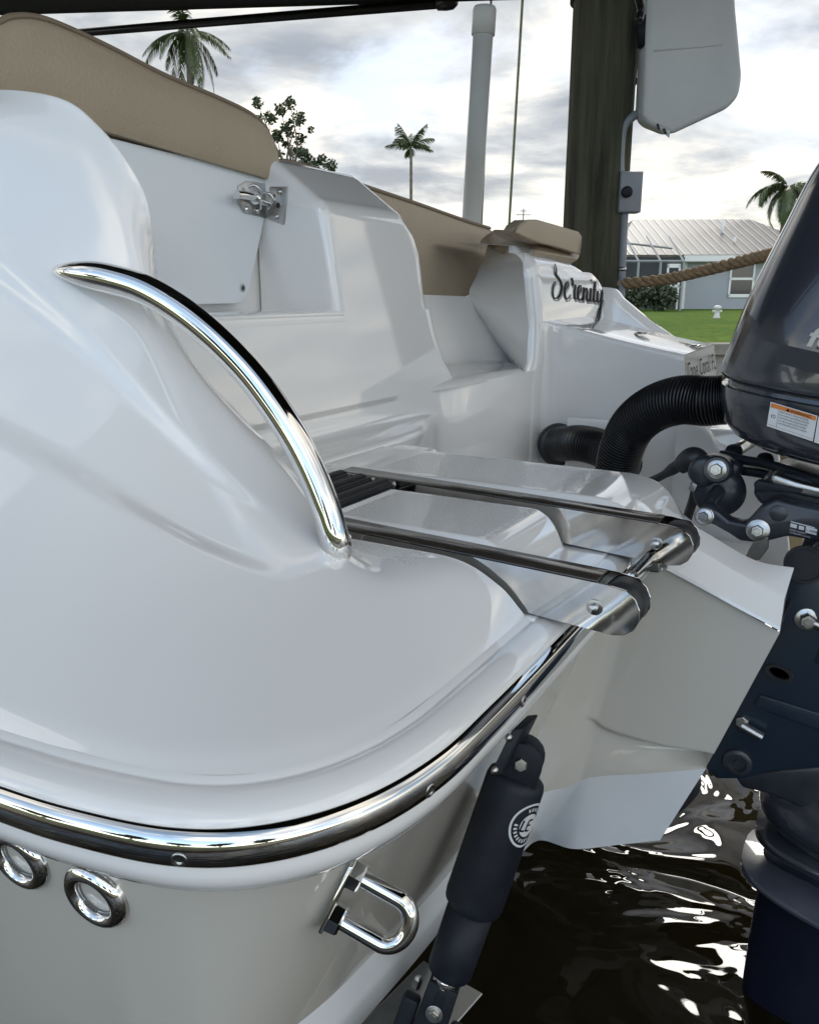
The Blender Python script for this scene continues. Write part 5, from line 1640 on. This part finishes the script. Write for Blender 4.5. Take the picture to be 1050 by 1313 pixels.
w = bpy.data.worlds.new('World'); S.world = w; w.use_nodes = True
nt = w.node_tree; N = nt.nodes; Lk = nt.links
bg = N['Background']
sky = N.new('ShaderNodeTexSky'); sky.sky_type = 'NISHITA'; sky.sun_disc = False; sky.sun_elevation = R(SUN_EL)
sky.sun_rotation = math.atan2(sd.x, sd.y); sky.dust_density = 1.5; sky.air_density = 1.0
tc = N.new('ShaderNodeTexCoord'); sep = N.new('ShaderNodeSeparateXYZ'); Lk.new(tc.outputs['Generated'], sep.inputs[0])
def mth(op, a, b_=None, c=None):
    n = N.new('ShaderNodeMath'); n.operation = op
    for i, v in enumerate((a, b_, c)):
        if v is None: continue
        if isinstance(v, (int, float)): n.inputs[i].default_value = v
        else: Lk.new(v, n.inputs[i])
    return n.outputs[0]
zc = mth('ADD', mth('MAXIMUM', sep.outputs[2], 0), .14)
cx_ = mth('DIVIDE', sep.outputs[0], zc); cy_ = mth('DIVIDE', sep.outputs[1], zc)
cmb = N.new('ShaderNodeCombineXYZ'); Lk.new(cx_, cmb.inputs[0]); Lk.new(cy_, cmb.inputs[1])
def noise(scale, det, rough, dist, off=(0, 0, 0), sc=(1, 1, 1)):
    mp = N.new('ShaderNodeMapping'); mp.inputs['Location'].default_value = off; mp.inputs['Scale'].default_value = sc
    n = N.new('ShaderNodeTexNoise'); n.inputs['Scale'].default_value = scale; n.inputs['Detail'].default_value = det; n.inputs['Roughness'].default_value = rough; n.inputs['Distortion'].default_value = dist
    Lk.new(cmb.outputs[0], mp.inputs[0]); Lk.new(mp.outputs[0], n.inputs['Vector']); return n.outputs['Fac']
def mrange(v, a, b_, c=0, d=1):
    n = N.new('ShaderNodeMapRange'); n.interpolation_type = 'SMOOTHSTEP'; Lk.new(v, n.inputs[0])
    for i, q in enumerate((a, b_, c, d)): n.inputs[i+1].default_value = q
    return n.outputs[0]
n1 = noise(.55, 9, .58, .35, (1.4, 5.2, 0))
n2 = noise(1.3, 8, .55, .3, (7.7, 4.2, 0))
dt = N.new('ShaderNodeVectorMath'); dt.operation = 'DOT_PRODUCT'; Lk.new(tc.outputs['Generated'], dt.inputs[0]); dt.inputs[1].default_value = sd
cover = mrange(mth('ADD', n1, mth('MULTIPLY', dt.outputs['Value'], .055)), .425, .56)
thick = mrange(n2, .38, .66)
cr_ = N.new('ShaderNodeValToRGB'); Lk.new(thick, cr_.inputs[0])
cr_.color_ramp.elements[0].color = (10.6, 9.9, 8.7, 1); cr_.color_ramp.elements[1].color = (3.3, 3.65, 4.15, 1)
mid_e = cr_.color_ramp.elements.new(.45); mid_e.color = (6.2, 6.35, 6.4, 1)
mixc = N.new('ShaderNodeMix'); mixc.data_type = 'RGBA'
Lk.new(cover, mixc.inputs[0]); Lk.new(cr_.outputs[0], mixc.inputs[7])
skm = N.new('ShaderNodeMix'); skm.data_type = 'RGBA'; skm.blend_type = 'MIX'; skm.inputs[0].default_value = .35
Lk.new(sky.outputs[0], skm.inputs[6]); skm.inputs[7].default_value = (3.6, 5.0, 6.7, 1)
Lk.new(skm.outputs[2], mixc.inputs[6])
# warm veil near the horizon
hz_ = mrange(sep.outputs[2], .0, .16, .55, 0)
mixh = N.new('ShaderNodeMix'); mixh.data_type = 'RGBA'; Lk.new(hz_, mixh.inputs[0]); Lk.new(mixc.outputs[2], mixh.inputs[6]); mixh.inputs[7].default_value = (8.8, 8.2, 7.0, 1)
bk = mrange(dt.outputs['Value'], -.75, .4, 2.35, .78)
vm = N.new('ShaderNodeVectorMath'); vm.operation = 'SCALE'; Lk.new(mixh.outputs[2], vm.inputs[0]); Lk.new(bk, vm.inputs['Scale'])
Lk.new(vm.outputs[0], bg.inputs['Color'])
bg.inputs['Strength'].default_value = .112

S.view_settings.view_transform = 'Standard'; S.view_settings.look = 'None'; S.view_settings.exposure = .58; S.view_settings.gamma = 1
S.cycles.max_bounces = 8
